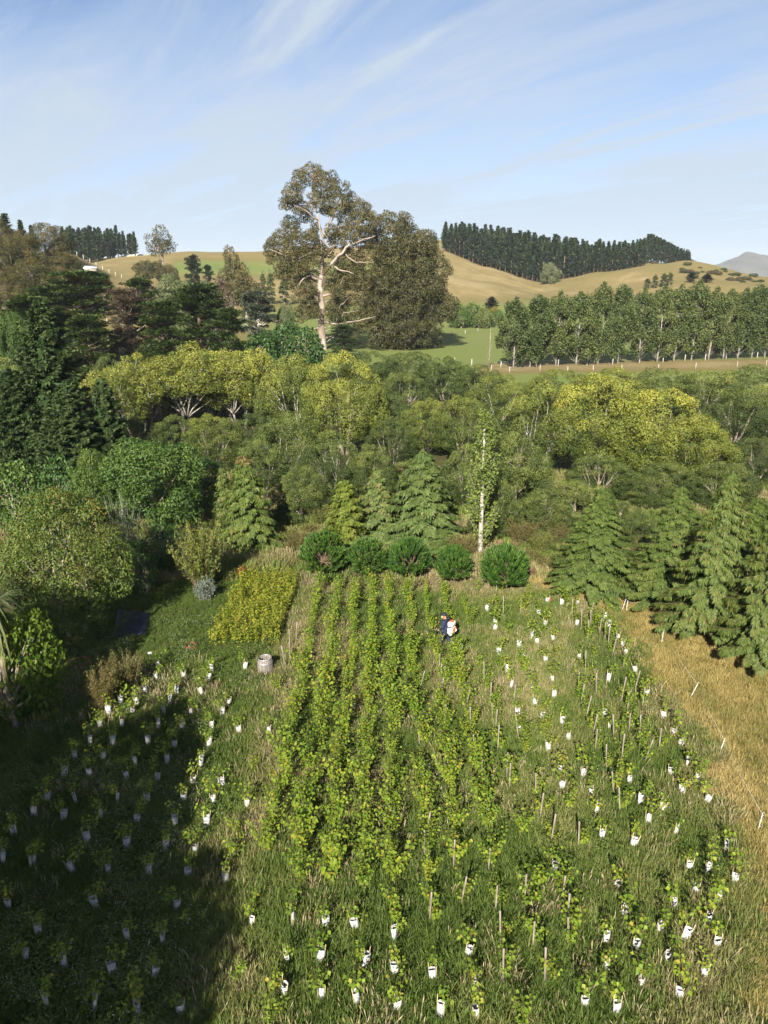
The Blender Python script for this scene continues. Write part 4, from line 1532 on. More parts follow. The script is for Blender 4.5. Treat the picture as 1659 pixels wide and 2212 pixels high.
# willows round the gully
W = 'willow'
for px, py, D, w, leaf, var, lab, bark in (
        (285, 772, 76, 200, 'gold', 0, 'golden willow with bare white limbs at the left of its row', 'bark_white'),
        (400, 752, 79, 210, 'gold', 1, 'broad golden willow with pale forked trunks, middle of the left row', 'bark_white'),
        (515, 748, 80, 200, 'gold', 2, 'golden willow with leaning white limbs beside the round golden willow', 'bark_white'),
        (240, 800, 84, 150, 'goldgreen', 0, 'yellow green willow at the back left of the golden row', 'bark_grey'),
        (335, 775, 86, 190, 'gold', 2, 'golden willow standing behind the left forked willow', 'bark_grey'),
        (455, 765, 88, 200, 'gold', 1, 'golden willow standing behind the middle forked willow', 'bark_grey'),
        (565, 775, 86, 170, 'goldgreen', 0, 'yellow green willow behind the leaning white limbs', 'bark_grey'),
        (290, 905, 66, 120, 'darkwillow', 0, 'dark low willow at the feet of the left forked willow', 'bark_grey'),
        (370, 900, 68, 120, 'willow', 3, 'low green willow at the feet of the middle forked willow', 'bark_grey'),
        (540, 895, 67, 110, 'darkwillow', 1, 'dark low willow under the leaning white limbs', 'bark_grey'),
        (845, 905, 62, 110, 'darkwillow', 0, 'low dark willow added for the black shade of the gully bottom', 'bark_grey'),  # dark tree added where the gully bottom lies in black shade
        (640, 768, 73, 170, 'goldgreen', 3, 'yellow green willow joined to the round golden willow', 'bark_white'),
        (740, 768, 69, 195, 'gold', 0, 'round golden willow overhanging the dark gully', 'bark_grey'),
        (800, 760, 101, 150, 'darkwillow', 1, 'dark green willow just below the dense gum', 'bark_grey'),
        (885, 756, 99, 150, 'darkwillow', 2, 'dark green willow bordering the near meadow edge', 'bark_grey'),
        (965, 772, 97, 140, 'darkwillow', 3, 'dark green willow below the open meadow', 'bark_grey'),
        (1035, 790, 94, 120, 'darkwillow', 0, 'low dark willow below the dead pole tree', 'bark_grey'),
        (845, 850, 72, 120, 'darkwillow', 1, 'dark willow added for the shade deep in the gully gap', 'bark_grey'),  # added tree, its dark leaves stand in for the shaded gap
        (870, 800, 82, 130, 'darkwillow', 2, 'shaded dark willow behind the gully gap', 'bark_grey'),
        (1085, 812, 82, 150, 'goldgreen', 1, 'flat topped willow showing white branches right of the gully', 'bark_white'),
        (1215, 800, 90, 170, 'goldgreen', 3, 'yellow green willow beneath the poplar fence strip', 'bark_grey'),
        (1330, 796, 91, 160, 'goldgreen', 0, 'mid green willow behind the great golden willow crown', 'bark_grey'),
        (1440, 796, 92, 160, 'willow', 1, 'green willow rising behind the great golden crown shoulder', 'bark_grey'),
        (1530, 800, 88, 170, 'willow', 2, 'green willow behind the right end of the golden crown', 'bark_grey'),
        (1625, 790, 90, 170, 'willow', 3, 'green willow at the right edge under the poplars', 'bark_grey'),
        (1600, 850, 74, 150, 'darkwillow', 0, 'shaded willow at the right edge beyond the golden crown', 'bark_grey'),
        (1665, 830, 78, 150, 'willow', 2, 'willow cut by the right picture edge above the tall conifers', 'bark_grey'),
        (920, 862, 68, 125, 'goldgreen', 1, 'light golden green willow at the gully right bank', 'bark_grey'),
        (1005, 852, 66, 130, 'goldgreen', 2, 'golden green willow behind the white poplar tip', 'bark_grey'),
        (1175, 832, 61, 200, 'goldgreen', 0, 'left lobe of the big willows, green gold with exposed limbs', 'bark_white'),
        (1300, 812, 61, 240, 'gold', 1, 'tallest golden willow in the right hand mass', 'bark_grey'),
        (1425, 832, 59, 240, 'gold', 2, 'large bright golden willow with domed right shoulder', 'bark_grey'),
        (1505, 895, 56, 180, 'gold', 3, 'bright yellow willow ending the right hand mass', 'bark_grey'),
        (610, 905, 57, 190, 'willow', 3, 'rounded green willow below the yellow green willow', 'bark_white'),
        (715, 935, 54, 140, 'willow', 0, 'green willow with a broken white limb', 'bark_white'),
        (800, 962, 54, 110, 'willow', 1, 'small green willow at the gully mouth', 'bark_grey'),
        (455, 895, 63, 150, 'goldgreen', 2, 'low yellow willow partly shaded behind the leafy ash', 'bark_grey'),
        (1125, 945, 50, 150, 'willow', 3, 'green willow right of the white poplar', 'bark_grey'),
        (1010, 965, 52, 120, 'willow', 0, 'green willow directly behind the white poplar', 'bark_grey'),
        (1255, 1040, 49, 165, 'willow', 1, 'low green willow below the exposed limbs', 'bark_grey'),
        (1395, 1035, 53, 150, 'willow', 2, 'green willow in the shade above the small red cedar', 'bark_grey'),
        (45, 855, 62, 150, 'goldgreen', 3, 'pale willow at left edge behind the tall spruce', 'bark_grey'),
        (230, 770, 88, 90, 'darkwillow', 1, 'dark willow between spruce and golden row', 'bark_grey'),
        (1300, 985, 54, 150, 'willow', 0, 'green willow under the tallest golden willow', 'bark_grey'),
        (1440, 1000, 53, 150, 'willow', 3, 'green willow under the golden domed shoulder', 'bark_grey'),
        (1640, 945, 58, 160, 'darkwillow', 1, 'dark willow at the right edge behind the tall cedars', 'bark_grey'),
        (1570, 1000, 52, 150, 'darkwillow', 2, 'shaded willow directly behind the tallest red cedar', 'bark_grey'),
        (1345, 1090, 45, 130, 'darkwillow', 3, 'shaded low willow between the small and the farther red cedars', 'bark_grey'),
        (1180, 1060, 46, 120, 'willow', 2, 'low green willow above the pink flowers', 'bark_grey'),
        (1075, 1040, 46, 110, 'willow', 1, 'leafy willow just right of the white poplar trunk', 'bark_grey'),
        (880, 1000, 56, 110, 'willow', 3, 'small willow behind the tall soft conifer', 'bark_grey'),
        (650, 1010, 49, 130, 'willow', 2, 'green willow above the dark gap left of the conifers', 'bark_grey'),
        (560, 955, 54, 120, 'willow', 0, 'green willow behind the brown topped conifer', 'bark_grey'),
        (930, 900, 70, 140, 'darkwillow', 2, 'dark willow under the light willow of the gully bank', 'bark_grey')):
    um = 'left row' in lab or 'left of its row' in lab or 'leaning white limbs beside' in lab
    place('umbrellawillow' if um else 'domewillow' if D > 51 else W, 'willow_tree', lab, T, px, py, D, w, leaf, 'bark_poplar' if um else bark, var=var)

# conifers
place('spruce', 'spruce_tree', 'tall dark spruce with spiky top at the left', T, 85, 682, 57, 235, 'spruce', 'bark_dark', var=0)
place('spruce', 'spruce_tree', 'shorter dark spruce before the golden willow row', T, 213, 792, 52, 165, 'spruce', 'bark_dark', var=1)
place('spruce', 'spruce_tree', 'dark spruce at the left edge beside the tall spiky spruce', T, 5, 770, 55, 190, 'spruce', 'bark_dark', var=1)
place('spruce', 'spruce_tree', 'dark lower spruce filling in front of the tall spiky spruce', T, 140, 850, 50, 190, 'spruce', 'bark_dark', var=0)
place('broad', 'ash_tree', 'big round vivid green leafy tree left of centre', T, 325, 922, 44, 245, 'broad', var=0)
place('broad', 'broadleaf_tree', 'dark leafy tree in shade right of the vivid green tree', T, 425, 985, 48, 120, 'bush', var=1)
place('broad', 'broadleaf_tree', 'green tree filling the gap left of the vivid green tree', T, 185, 960, 46, 120, 'broad', var=1)
place('bushy', 'broadleaf_tree', 'dark green tree at left edge below the pale willow', T, 25, 985, 46, 130, 'broad', var=0)
place('bushy', 'broadleaf_tree', 'shaded shrub tree between the spruce and the cabbage tree', T, 110, 985, 46, 120, 'bush', var=1)
place('deadtopcedar', 'cedar_tree', 'drooping conifer with dead brown top left of the bushy pines', T, 530, 985, 43.5, 140, 'cedar', 'bark_brown')
place('yellowcedar', 'cedar_tree', 'slim conifer leader beside the brown topped conifer', T, 481, 1010, 44.0, 55, 'cedar', 'bark_brown')
place('yellowcedar', 'cedar_tree', 'narrow yellow green conifer behind the first bushy pine', T, 748, 1035, 43.5, 92, 'yellowcedar', 'bark_brown')
place('softcedar', 'cedar_tree', 'soft light green conifer between the yellow one and the tall one', T, 818, 1010, 45, 125, 'softcedar', 'bark_brown')
place('softcedar', 'cedar_tree', 'tall soft conifer with bent tip behind the bushy pines', T, 912, 968, 44.5, 190, 'softcedar', 'bark_brown')
place('softcedar', 'cedar_tree', 'low weeping conifer behind the fourth bushy pine', T, 958, 1140, 42.5, 110, 'softcedar', 'bark_brown')
place('birch', 'white_poplar', 'slender upright poplar with bright white trunk behind the pines', T, 1050, 888, 42.2, 96, 'birch', 'bark_white')
place('cedar', 'cedar_tree', 'small red cedar by the plantation corner, first of the cedar row', T, 1303, 1052, 36.5, 215, 'cedar', 'bark_brown', var=0)
place('cedar', 'cedar_tree', 'red cedar behind the two largest cedars', T, 1472, 1050, 34.6, 195, 'cedar', 'bark_brown', var=1)
place('cedar', 'cedar_tree', 'tallest red cedar with stout pale trunk on the dry bank', T, 1588, 1018, 31.2, 230, 'cedar', 'bark_brown', var=0, rz=.4)
place('cedar', 'cedar_tree', 'red cedar at the right edge with thick pale butt', T, 1712, 1050, 28.6, 210, 'cedar', 'bark_brown', var=1, rz=1.1)
place('cedar', 'cedar_tree', 'farther red cedar with orange tip at the right edge', T, 1640, 1075, 36, 200, 'cedar', 'bark_brown', var=1)

# five clipped-looking bushy pines
for i, (px, ty, by, w) in enumerate(((697, 1152, 1250, 106), (792, 1165, 1254, 88), (886, 1166, 1260, 94), (981, 1180, 1268, 80), (1092, 1178, 1288, 106))):
    g = ground(px, by)
    D = g.y + .35
    place('roundpine', 'pine_bush', ('first' if i == 0 else ord_[i]) + ' round bushy pine ' + ('beside the yellow nursery bed', 'with slightly duller needles', 'in the middle of the row of five', 'and smallest, showing bare twigs', 'beside the white poplar, on a bare trunk')[i],
          'bush', px, ty, D, w, 'roundpine', 'bark_brown', 'round bushy pines in a row', var=i)

# left side, in and near the shade
place('rowan', 'rowan_tree', 'leafy tree with reddening leaves at left, lower half in shade', T, 118, 1042, 31.8, 290, 'rowan', 'bark_grey')
place('palm', 'cabbage_tree', 'cabbage tree head poking above the reddening tree', T, 128, 1062, 35.0, 90, 'palm', 'bark_grey', var=1, names=('trunk', 'fronds'))
place('palm', 'cabbage_tree', 'yellow tipped cabbage tree left of the vivid green tree', T, 235, 1040, 37.0, 60, 'palm', 'bark_grey', var=0, names=('trunk', 'fronds'))
place('palm', 'cabbage_tree', 'spiky cabbage tree cut by the left picture edge', T, -28, 1232, 24.0, 135, 'palm', 'bark_grey', var=1, names=('trunk', 'fronds'))
place('bareshoots', 'bare_shrub', 'grey leggy shrub with many bare white stems', 'bush', 262, 1065, 37.5, 115, 'wattle', 'bark_white', names=('stems', 'leaves'))
place('shoots', 'willow_shrub', 'feathery yellow green shrub at the corner of the mown strip', 'bush', 425, 1130, 37.0, 128, 'goldgreen', 'bark_brown', names=('stems', 'leaves'))
place('lowshrub', 'silver_shrub', 'low silvery shrub at the foot of the feathery shrub', 'bush', 441, 1254, 35.6, 46, 'silver', 'bark_grey', names=('stems', 'leaves'))
place('bushy', 'lime_tree', 'bright lime green young tree at the left edge', T, 18, 1300, 24.8, 190, 'lime', 'bark_grey', var=0)
place('fennel', 'fennel_clump', 'bronze green fennel clump behind the guards, farther of two', 'bush', 268, 1412, 26.6, 82, 'fennel', 'stem', names=('stems', 'leaves'))
place('fennel', 'fennel_clump', 'brown tipped fennel clump closest to the shaded guards', 'bush', 212, 1446, 25.3, 80, 'fennel', 'stem', names=('stems', 'leaves'))
place('bushy', 'undergrowth_bush', 'dark bush in the hollow below the bare white stems', 'bush', 290, 1165, 36.5, 90, 'bush')
place('bushy', 'undergrowth_bush', 'dark bush under the vivid green tree', 'bush', 345, 1130, 39.5, 110, 'bush')
place('lowshrub', 'dock_plant', 'red seeding dock plant near the drooping conifer', 'plant', 521, 1226, 38.5, 20, 'redleaf', 'stem', names=('stems', 'leaves'))
for px, py, D, w, lab in ((1080, 1172, 41.5, 20, 'pink flowering valerian clump left of its partner behind the last pine'),
                          (1112, 1176, 41.0, 28, 'pink flowering valerian clump behind the last bushy pine'),
                          (1150, 1228, 38.6, 16, 'small pink flowering clump in the dry grass')):
    place('lowshrub', 'flower_clump', lab, 'plant', px, py, D, w, 'pink', 'stem', names=('stems', 'flowers'))
r_ = np.random.default_rng(78)
for i in range(16):                                                     # rank growth behind the pines and along the gully
    px, D = [(560, 47), (610, 45), (640, 43), (670, 46), (690, 48), (860, 60), (1000, 41.5), (1030, 43), (1130, 44), (1150, 41), (1170, 42.5), (1190, 40), (1200, 44), (1260, 42), (1400, 41), (1450, 40)][i]
    g = at(px, 1150, D)
    s = r_.uniform(.7, 1.2)
    t = thing('undergrowth_bush', f'rough brown green undergrowth tuft, {ord_[i]} along the gully edge', 'bush', (g.x, D, gzf(g.x, D)), r_.uniform(0, 6), (s, s, s * .9), 'undergrowth along the gully edge')
    tm, cm = PROTO['lowshrub' if i % 2 else 'fennel']['v'][0]
    link('stems', tm, M['stem'], t)
    foliage(link('leaves', cm, M[('fennel', 'goldgreen', 'drybush')[i % 3] if i % 3 != 2 else 'fennel'], t))

# the trees outside the frame, to the left and behind, that shade the lower left of the field
for shade_n, (x, y, s, h) in enumerate(((-10.7, -1.0, 1.4, 1.75), (-15.0, 0.0, 1.65, 2.36), (-19.4, 1.0, 1.4, 2.55), (-25.5, 3.0, 1.6, 3.0), (-17.0, -9.0, 2.0, 1.9), (-17.2, 20, .8, 1.45), (-12.8, -0.5, 1.25, 2.0))):
    t = thing('broadleaf_tree', f'tall leafy tree beside the field, just out of view, {["nearest its corner", "second from the corner", "third from the corner", "broadest crown", "farthest behind", "shortest of its kind", "squeezed between two others"][shade_n]}', T, (x, y, gzf(x, y)), s, (s, s, h), 'shade trees beside the field')
    tm, cm = PROTO['broad']['v'][0]
    link('trunk', tm, M['bark_grey'], t)
    foliage(link('crown', cm, M['broad'], t))

# ------------------------------------------------------------------ scattering for stuff (grass, seedling bed)
def scatter(name, pts, rots, scl, tone, meshes, mats, label=None):
    me = bpy.data.meshes.new(name)
    pts = np.asarray(pts, np.float32)
    me.vertices.add(len(pts))
    me.vertices.foreach_set('co', pts.ravel())
    a = me.attributes.new('rot', 'FLOAT_VECTOR', 'POINT')
    a.data.foreach_set('vector', np.asarray(rots, np.float32).ravel())
    for k, arr in (('scl', scl), ('tone', tone)):
        a = me.attributes.new(k, 'FLOAT', 'POINT')
        a.data.foreach_set('value', np.asarray(arr, np.float32))
    a = me.attributes.new('pick', 'INT', 'POINT')
    a.data.foreach_set('value', rng.integers(0, len(meshes), len(pts)).astype(np.int32))
    o = bpy.data.objects.new(name, me)
    COL.objects.link(o)
    src = bpy.data.collections.new(name + '_pieces')        # not linked to the scene
    for i, m_ in enumerate(meshes):
        if not m_.materials:
            m_.materials.append(mats)
        so = bpy.data.objects.new(f'{name}_piece_{i:02d}', m_)
        src.objects.link(so)
    ng = bpy.data.node_groups.new(name + '_scatter', 'GeometryNodeTree')
    ng.interface.new_socket('Geometry', in_out='INPUT', socket_type='NodeSocketGeometry')
    ng.interface.new_socket('Geometry', in_out='OUTPUT', socket_type='NodeSocketGeometry')
    N, L = ng.nodes.new, ng.links.new
    gi, go = N('NodeGroupInput'), N('NodeGroupOutput')
    ci = N('GeometryNodeCollectionInfo')
    ci.inputs['Collection'].default_value = src
    ci.inputs['Separate Children'].default_value = True
    ci.inputs['Reset Children'].default_value = True
    ip = N('GeometryNodeInstanceOnPoints')
    ip.inputs['Pick Instance'].default_value = True

    def named(n_, typ):
        x = N('GeometryNodeInputNamedAttribute')
        x.data_type = typ
        x.inputs['Name'].default_value = n_
        return x.outputs['Attribute']
    e2r = N('FunctionNodeEulerToRotation')
    L(named('rot', 'FLOAT_VECTOR'), e2r.inputs[0])
    L(gi.outputs[0], ip.inputs['Points'])
    L(ci.outputs[0], ip.inputs['Instance'])
    L(named('pick', 'INT'), ip.inputs['Instance Index'])
    L(e2r.outputs[0], ip.inputs['Rotation'])
    L(named('scl', 'FLOAT'), ip.inputs['Scale'])
    L(ip.outputs[0], go.inputs[0])
    mod = o.modifiers.new('scatter', 'NODES')
    mod.node_group = ng
    o['kind'] = 'stuff'
    if label:
        o['label'] = label
    return o


def blade_mesh(name, seed, n, h, rad, w, lean=.45, heads=False):
    r = np.random.default_rng(seed)
    V, Q, T, tq, tt = [], [], [], [], []
    for i in range(n):
        a = r.uniform(0, 2 * PI)
        b = np.array([math.cos(a), math.sin(a), 0]) * rad * r.uniform(0, 1) ** .5
        th = r.uniform(0, 2 * PI)
        d = np.array([math.cos(th), math.sin(th), 0])
        s = np.array([-d[1], d[0], 0])
        hh = h * r.uniform(.55, 1.15)
        ln = lean * r.uniform(.2, 1.3) * hh
        p1 = b + d * ln * .3 + np.array([0, 0, hh * .62])
        p2 = b + d * ln + np.array([0, 0, hh * (.95 if ln < hh * .6 else .8)])
        k = len(V)
        tv = float(np.clip(r.normal(.5, .22), 0, 1))
        if heads:
            ww = w * .35
            pm = b + (p2 - b) * .70
            V += [b - s * ww, b + s * ww, pm + s * ww, pm - s * ww, pm + (p2 - pm) * .5 + s * w, pm + (p2 - pm) * .5 - s * w, p2]
            Q += [(k, k + 1, k + 2, k + 3), (k + 3, k + 2, k + 4, k + 5)]
            T += [(k + 5, k + 4, k + 6)]
            tq += [tv * .6, tv]
            tt += [tv]
        else:
            V += [b - s * w / 2, b + s * w / 2, p1 + s * w * .42, p1 - s * w * .42, p2]
            Q += [(k, k + 1, k + 2, k + 3)]
            T += [(k + 3, k + 2, k + 4)]
            tq += [tv]
            tt += [tv]
    return new_mesh(name, V, [np.array(Q), np.array(T)], {'tint': ('FACE', tq + tt)})


def in_view(x, y, z=0.3, m=40):
    d = y * math.cos(PITCH) + (CAM_H - z) * math.sin(PITCH)
    v = -(y * math.sin(PITCH) - (CAM_H - z) * math.cos(PITCH)) / d
    px = CPX + FPX * x / d
    py = CPY + FPX * v
    return (d > 1) & (px > -m - 80) & (px < 1659 + m + 80) & (py > -m) & (py < 2212 + m + 60)


def grass_region(x0, x1, y0, y1, dens, seed):
    r = np.random.default_rng(seed)
    n = int((x1 - x0) * (y1 - y0) * dens)
    x = r.uniform(x0, x1, n)
    y = r.uniform(y0, y1, n)
    k = in_view(x, y)
    return x[k], y[k], r


x, y, r = grass_region(-19, 13, 11, 46, 62, 1)
edge = bank_x(y) + (fbm(x / 1.5, y / 1.5, 61) - .5) * 2.2
k = (x < edge)
x, y = x[k], y[k]
n = len(x)
z = gz(x, y)
pat = fbm(x / 2.6, y / 3.4, 62, 4)
pat2 = fbm(x / .8, y / .8, 63, 3)
rowline = np.cos((x - .3) / .93 * 2 * PI)
tone = -.02 + (pat - .40) * 1.15 + (pat2 - .5) * .55 + r.normal(0, .10, n)
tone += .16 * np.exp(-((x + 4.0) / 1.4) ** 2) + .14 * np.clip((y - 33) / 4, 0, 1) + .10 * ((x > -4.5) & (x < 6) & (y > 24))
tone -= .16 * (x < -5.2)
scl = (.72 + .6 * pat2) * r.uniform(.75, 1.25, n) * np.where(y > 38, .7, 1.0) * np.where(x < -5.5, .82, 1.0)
mown = ((x < -4.6) & (y > 28.8)) | ((y > 36.6) & (y < 39))
scl *= np.where(mown, .55, 1)
rot = np.stack([r.normal(0, .14, n), r.normal(0, .14, n), r.uniform(0, 6.28, n)], -1)
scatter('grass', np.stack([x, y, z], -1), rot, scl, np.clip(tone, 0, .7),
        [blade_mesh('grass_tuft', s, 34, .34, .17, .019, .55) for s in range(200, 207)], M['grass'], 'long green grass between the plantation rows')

x, y, r = grass_region(4, 26, 10, 46, 70, 2)
edge = bank_x(y) + (fbm(x / 1.5, y / 1.5, 61) - .5) * 2.2
k = (x >= edge - .5)
x, y = x[k], y[k]
n = len(x)
pat = fbm(x / 2.2, y / 3.0, 66, 4)
tone = .10 + (pat - .36) * 1.5 + (fbm(x / .5, y / .5, 67, 2) - .5) * .3 + r.normal(0, .08, n)
tone += .10 * np.exp(-((x - bank_x(y) - 1.2) / 1.5) ** 2)
rot = np.stack([r.normal(0, .14, n), r.normal(0, .14, n), r.uniform(0, 6.28, n)], -1)
scatter('dry_grass', np.stack([x, y, gz(x, y)], -1), rot, r.uniform(.6, 1.2, n), np.clip(tone, 0, .66),
        [blade_mesh('dry_tuft', s, 40, .30, .19, .014, .8) for s in range(210, 216)], M['drygrass'], 'golden dry grass on the bank')

x, y, r = grass_region(-17, 13, 11, 40, 34, 3)
k = (fbm(x / 1.0, y / 1.2, 68, 3) + .14 * np.exp(-((x + 4.2) / 1.0) ** 2) + r.normal(0, .13, len(x)) - .05 * (x < -5) > .69) & (x < bank_x(y)) & ~((x < -4.6) & (y > 28.8))
x, y = x[k], y[k]
n = len(x)
rot = np.stack([r.normal(0, .2, n), r.normal(0, .2, n), r.uniform(0, 6.28, n)], -1)
scatter('seed_head_grass', np.stack([x, y, gz(x, y)], -1), rot, r.uniform(.7, 1.25, n), r.uniform(0, .6, n),
        [blade_mesh('seed_tuft', s, 9, .50, .17, .010, .55, heads=True) for s in range(220, 225)], M['seedgrass'], 'straw coloured seed heads standing in the grass')

# clover and small white flowers in the shade on the left
x, y, r = grass_region(-13, 10, 12, 34, 26, 4)
k = (fbm(x / 1.1, y / 1.5, 69, 3) > np.where(x < -5, .52, .70)) & (x < bank_x(y) - .5)
x, y = x[k], y[k]
n = len(x)


def clover_mesh(seed):
    r2 = np.random.default_rng(seed)
    m_ = 26
    P = np.column_stack([r2.normal(0, .13, (m_, 2)), r2.uniform(.12, .30, m_)])
    return leaf_mesh('clover_leaves', P, rand_dirs(m_, r2) * [1, 1, .2], np.array([0, 0, 1.0]) + rand_dirs(m_, r2) * .4, np.full(m_, .055), np.full(m_, .05), r2.uniform(.1, .5, m_))


def flower_mesh(seed):
    r2 = np.random.default_rng(seed)
    m_ = 7
    P = np.column_stack([r2.normal(0, .2, (m_, 2)), r2.uniform(.22, .42, m_)])
    return leaf_mesh('clover_flowers', P, rand_dirs(m_, r2) * [1, 1, .3], np.array([0, -.5, 1.0]) + rand_dirs(m_, r2) * .3, np.full(m_, .022), np.full(m_, .022), r2.uniform(.1, .5, m_))


rot = np.stack([np.zeros(n), np.zeros(n), r.uniform(0, 6.28, n)], -1)
scatter('clover', np.stack([x, y, gz(x, y)], -1), rot, r.uniform(.7, 1.4, n), r.uniform(0, .25, n), [clover_mesh(s) for s in range(4)], M['grass'], 'clover patches in the shaded grass')
k = r.uniform(size=n) < np.where(x < -5, .45, .25)
scatter('clover_flowers', np.stack([x, y, gz(x, y)], -1)[k], rot[k], r.uniform(.6, 1.1, k.sum()), r.uniform(0, .25, k.sum()), [flower_mesh(s) for s in range(4)], M['whiteplastic'], 'tiny white clover flowers')
# rough grass under the trees
x, y, r = grass_region(-34, 34, 38, 62, 12, 5)
n = len(x)
tone = (fbm(x / 3, y / 3, 70, 3) - .35) * 1.3 + .15
rot = np.stack([r.normal(0, .2, n), r.normal(0, .2, n), r.uniform(0, 6.28, n)], -1)
scatter('rough_grass', np.stack([x, y, gz(x, y)], -1), rot, r.uniform(.8, 1.8, n), np.clip(tone, 0, .66),
        [blade_mesh('rough_tuft', s, 30, .34, .26, .024, .6) for s in range(230, 234)], M['grass'], 'rough grass along the gully edge')

# ------------------------------------------------------------------ saplings, guards and stakes
ROWX = [10.9, 10.25, 9.4, 8.55, 7.7, 6.85, 5.95, 5.1, 4.2, 3.15, 2.2, 1.25, .3, -.6, -1.5, -2.4, -3.45, -4.4, -5.55, -6.55, -7.7, -8.7, -9.9, -10.85]
GUARDS = """-7.9,12.8 -6.8,12.7 -5.7,12.6 -4.7,12.6 -9.0,14.0 -7.9,13.8 -6.6,13.6 -5.6,13.5 -9.0,14.8 -6.6,14.6 -5.7,14.5 -10.2,15.7 -7.8,15.7 -5.6,15.5 -11.1,17.2 -10.2,17.1 -8.9,16.9 -7.9,16.8 -6.7,16.7 -5.6,16.7 -4.5,16.5 -11.3,18.3 -8.9,18.0 -7.7,17.8 -6.5,17.7 -5.6,17.6 -11.1,19.2 -10.1,19.0 -8.9,19.0 -7.7,18.8 -6.5,18.7 -5.5,18.7 -11.0,19.9 -10.0,19.8 -8.7,19.8 -7.7,19.8 -6.5,19.8 -5.5,19.7 -10.9,21.0 -10.0,21.0 -8.7,20.9 -7.7,20.9 -6.5,20.8 -5.4,20.6 -10.9,22.0 -9.9,21.9 -8.7,21.7 -7.6,21.8 -6.4,21.7 -10.7,22.8 -9.9,22.9 -8.6,22.9 -7.6,22.7 -6.4,22.7 -10.7,23.9 -9.9,23.9 -8.5,23.9 -7.6,23.7 -6.5,23.8 -5.4,23.5 -10.7,24.8 -9.8,24.8 -8.6,24.9 -7.5,24.7 -6.3,24.7 -10.5,25.6 -9.8,25.5 -8.6,25.6 -7.4,26.3 -10.6,26.7 -9.7,26.4 -8.5,26.3 -6.2,25.5 -9.6,27.3 -8.5,27.4 -7.4,27.4 -9.8,28.4 -7.4,28.2 -6.1,28.3 -4.3,23.4 -4.4,19.5 -3.5,15.1 -2.4,15.1 -1.5,15.0 -0.7,14.9 0.3,14.6 2.1,14.2 -2.4,14.0 -1.6,14.0 -0.5,13.8 0.3,13.6 1.2,13.5 2.1,13.3 -2.4,13.1 -1.5,13.0 -0.6,12.9 0.3,12.7 1.3,12.6 2.1,12.5 -1.2,24.9 5.2,24.7 5.1,23.7 6.1,24.5 6.8,24.1 6.8,23.1 5.9,22.5 6.0,21.3 5.9,20.4 6.8,21.1 6.8,20.1 6.7,19.2 6.6,18.1 8.5,23.8 8.6,24.7 8.3,20.7 8.3,19.7 8.8,19.3 8.2,18.7 7.4,17.8 4.9,16.9 6.5,16.3 10.8,24.4 10.8,23.4 10.8,22.7 10.6,21.7 9.8,21.1 10.5,20.7 9.8,20.1 10.4,19.7 8.9,18.3 10.2,17.7 8.8,17.0 9.3,16.9 8.6,16.1 9.2,15.9 9.9,16.5 7.9,15.6 8.6,15.2 6.4,15.3 7.2,14.8 7.7,14.6 8.5,14.4 5.7,14.5 6.4,14.3 7.1,14.0 5.5,13.7 7.8,13.6 6.2,13.3 7.0,13.0 5.4,12.6 4.7,12.8 8.5,35.0 9.2,34.7 7.8,33.7 9.4,34.4 10.0,34.6 9.5,33.8 9.4,32.4 7.8,32.3 10.9,32.9 10.9,32.2 10.8,31.6 7.0,31.2 7.9,30.8 7.1,30.5 10.9,30.8 10.9,30.1 10.9,29.4 8.7,29.0 7.1,28.7 10.9,27.9 9.4,27.2 7.1,27.1 6.1,26.4 6.9,26.0 6.0,25.4 10.7,26.2 5.2,33.9 5.4,32.5 6.2,30.0 6.2,29.1 5.2,29.4 5.3,27.8 5.2,26.6 5.3,31.8 3.6,29.9"""
STAKES = """4.2,24.3 4.2,23.8 4.1,22.5 4.2,21.1 4.2,20.5 5.0,23.2 5.0,20.1 4.9,19.0 5.0,17.9 5.8,17.7 7.8,24.6 7.7,23.3 7.6,22.5 7.7,21.4 8.5,23.2 7.6,20.2 7.5,19.2 8.4,22.0 9.2,23.7 9.1,21.8 9.4,23.1 9.9,22.5 4.9,15.9 4.8,15.0 3.0,15.5 3.8,15.6 3.0,14.5 3.8,14.4 2.9,13.5 3.9,13.4 4.7,14.4 4.2,27.0 4.2,25.2 5.2,25.7 2.4,26.6 3.2,25.1 1.3,22.7 3.3,23.9 3.2,22.0 2.3,24.1 3.3,20.7 1.2,18.0 1.2,17.5 2.0,17.0 2.1,15.8 3.0,16.9 1.2,15.2 9.5,31.9 10.1,32.3 10.2,31.4 9.5,30.7 10.3,33.3 10.3,30.7 10.3,30.2 10.2,29.3 9.4,33.3 8.6,27.7 10.4,28.3 10.3,26.5 9.5,25.7 10.2,25.2 9.5,24.9 8.6,26.0 8.0,26.5 7.8,25.4 -4.3,28.4 -4.2,29.0 -4.3,30.1 -4.1,30.7 2.4,28.1 2.4,27.1 6.0,33.5 6.9,33.7 1.4,26.4 6.0,35.9"""


def parse(s):
    return np.array([[float(v) for v in p.split(',')] for p in s.split()])


GP, SP = parse(GUARDS), parse(STAKES)


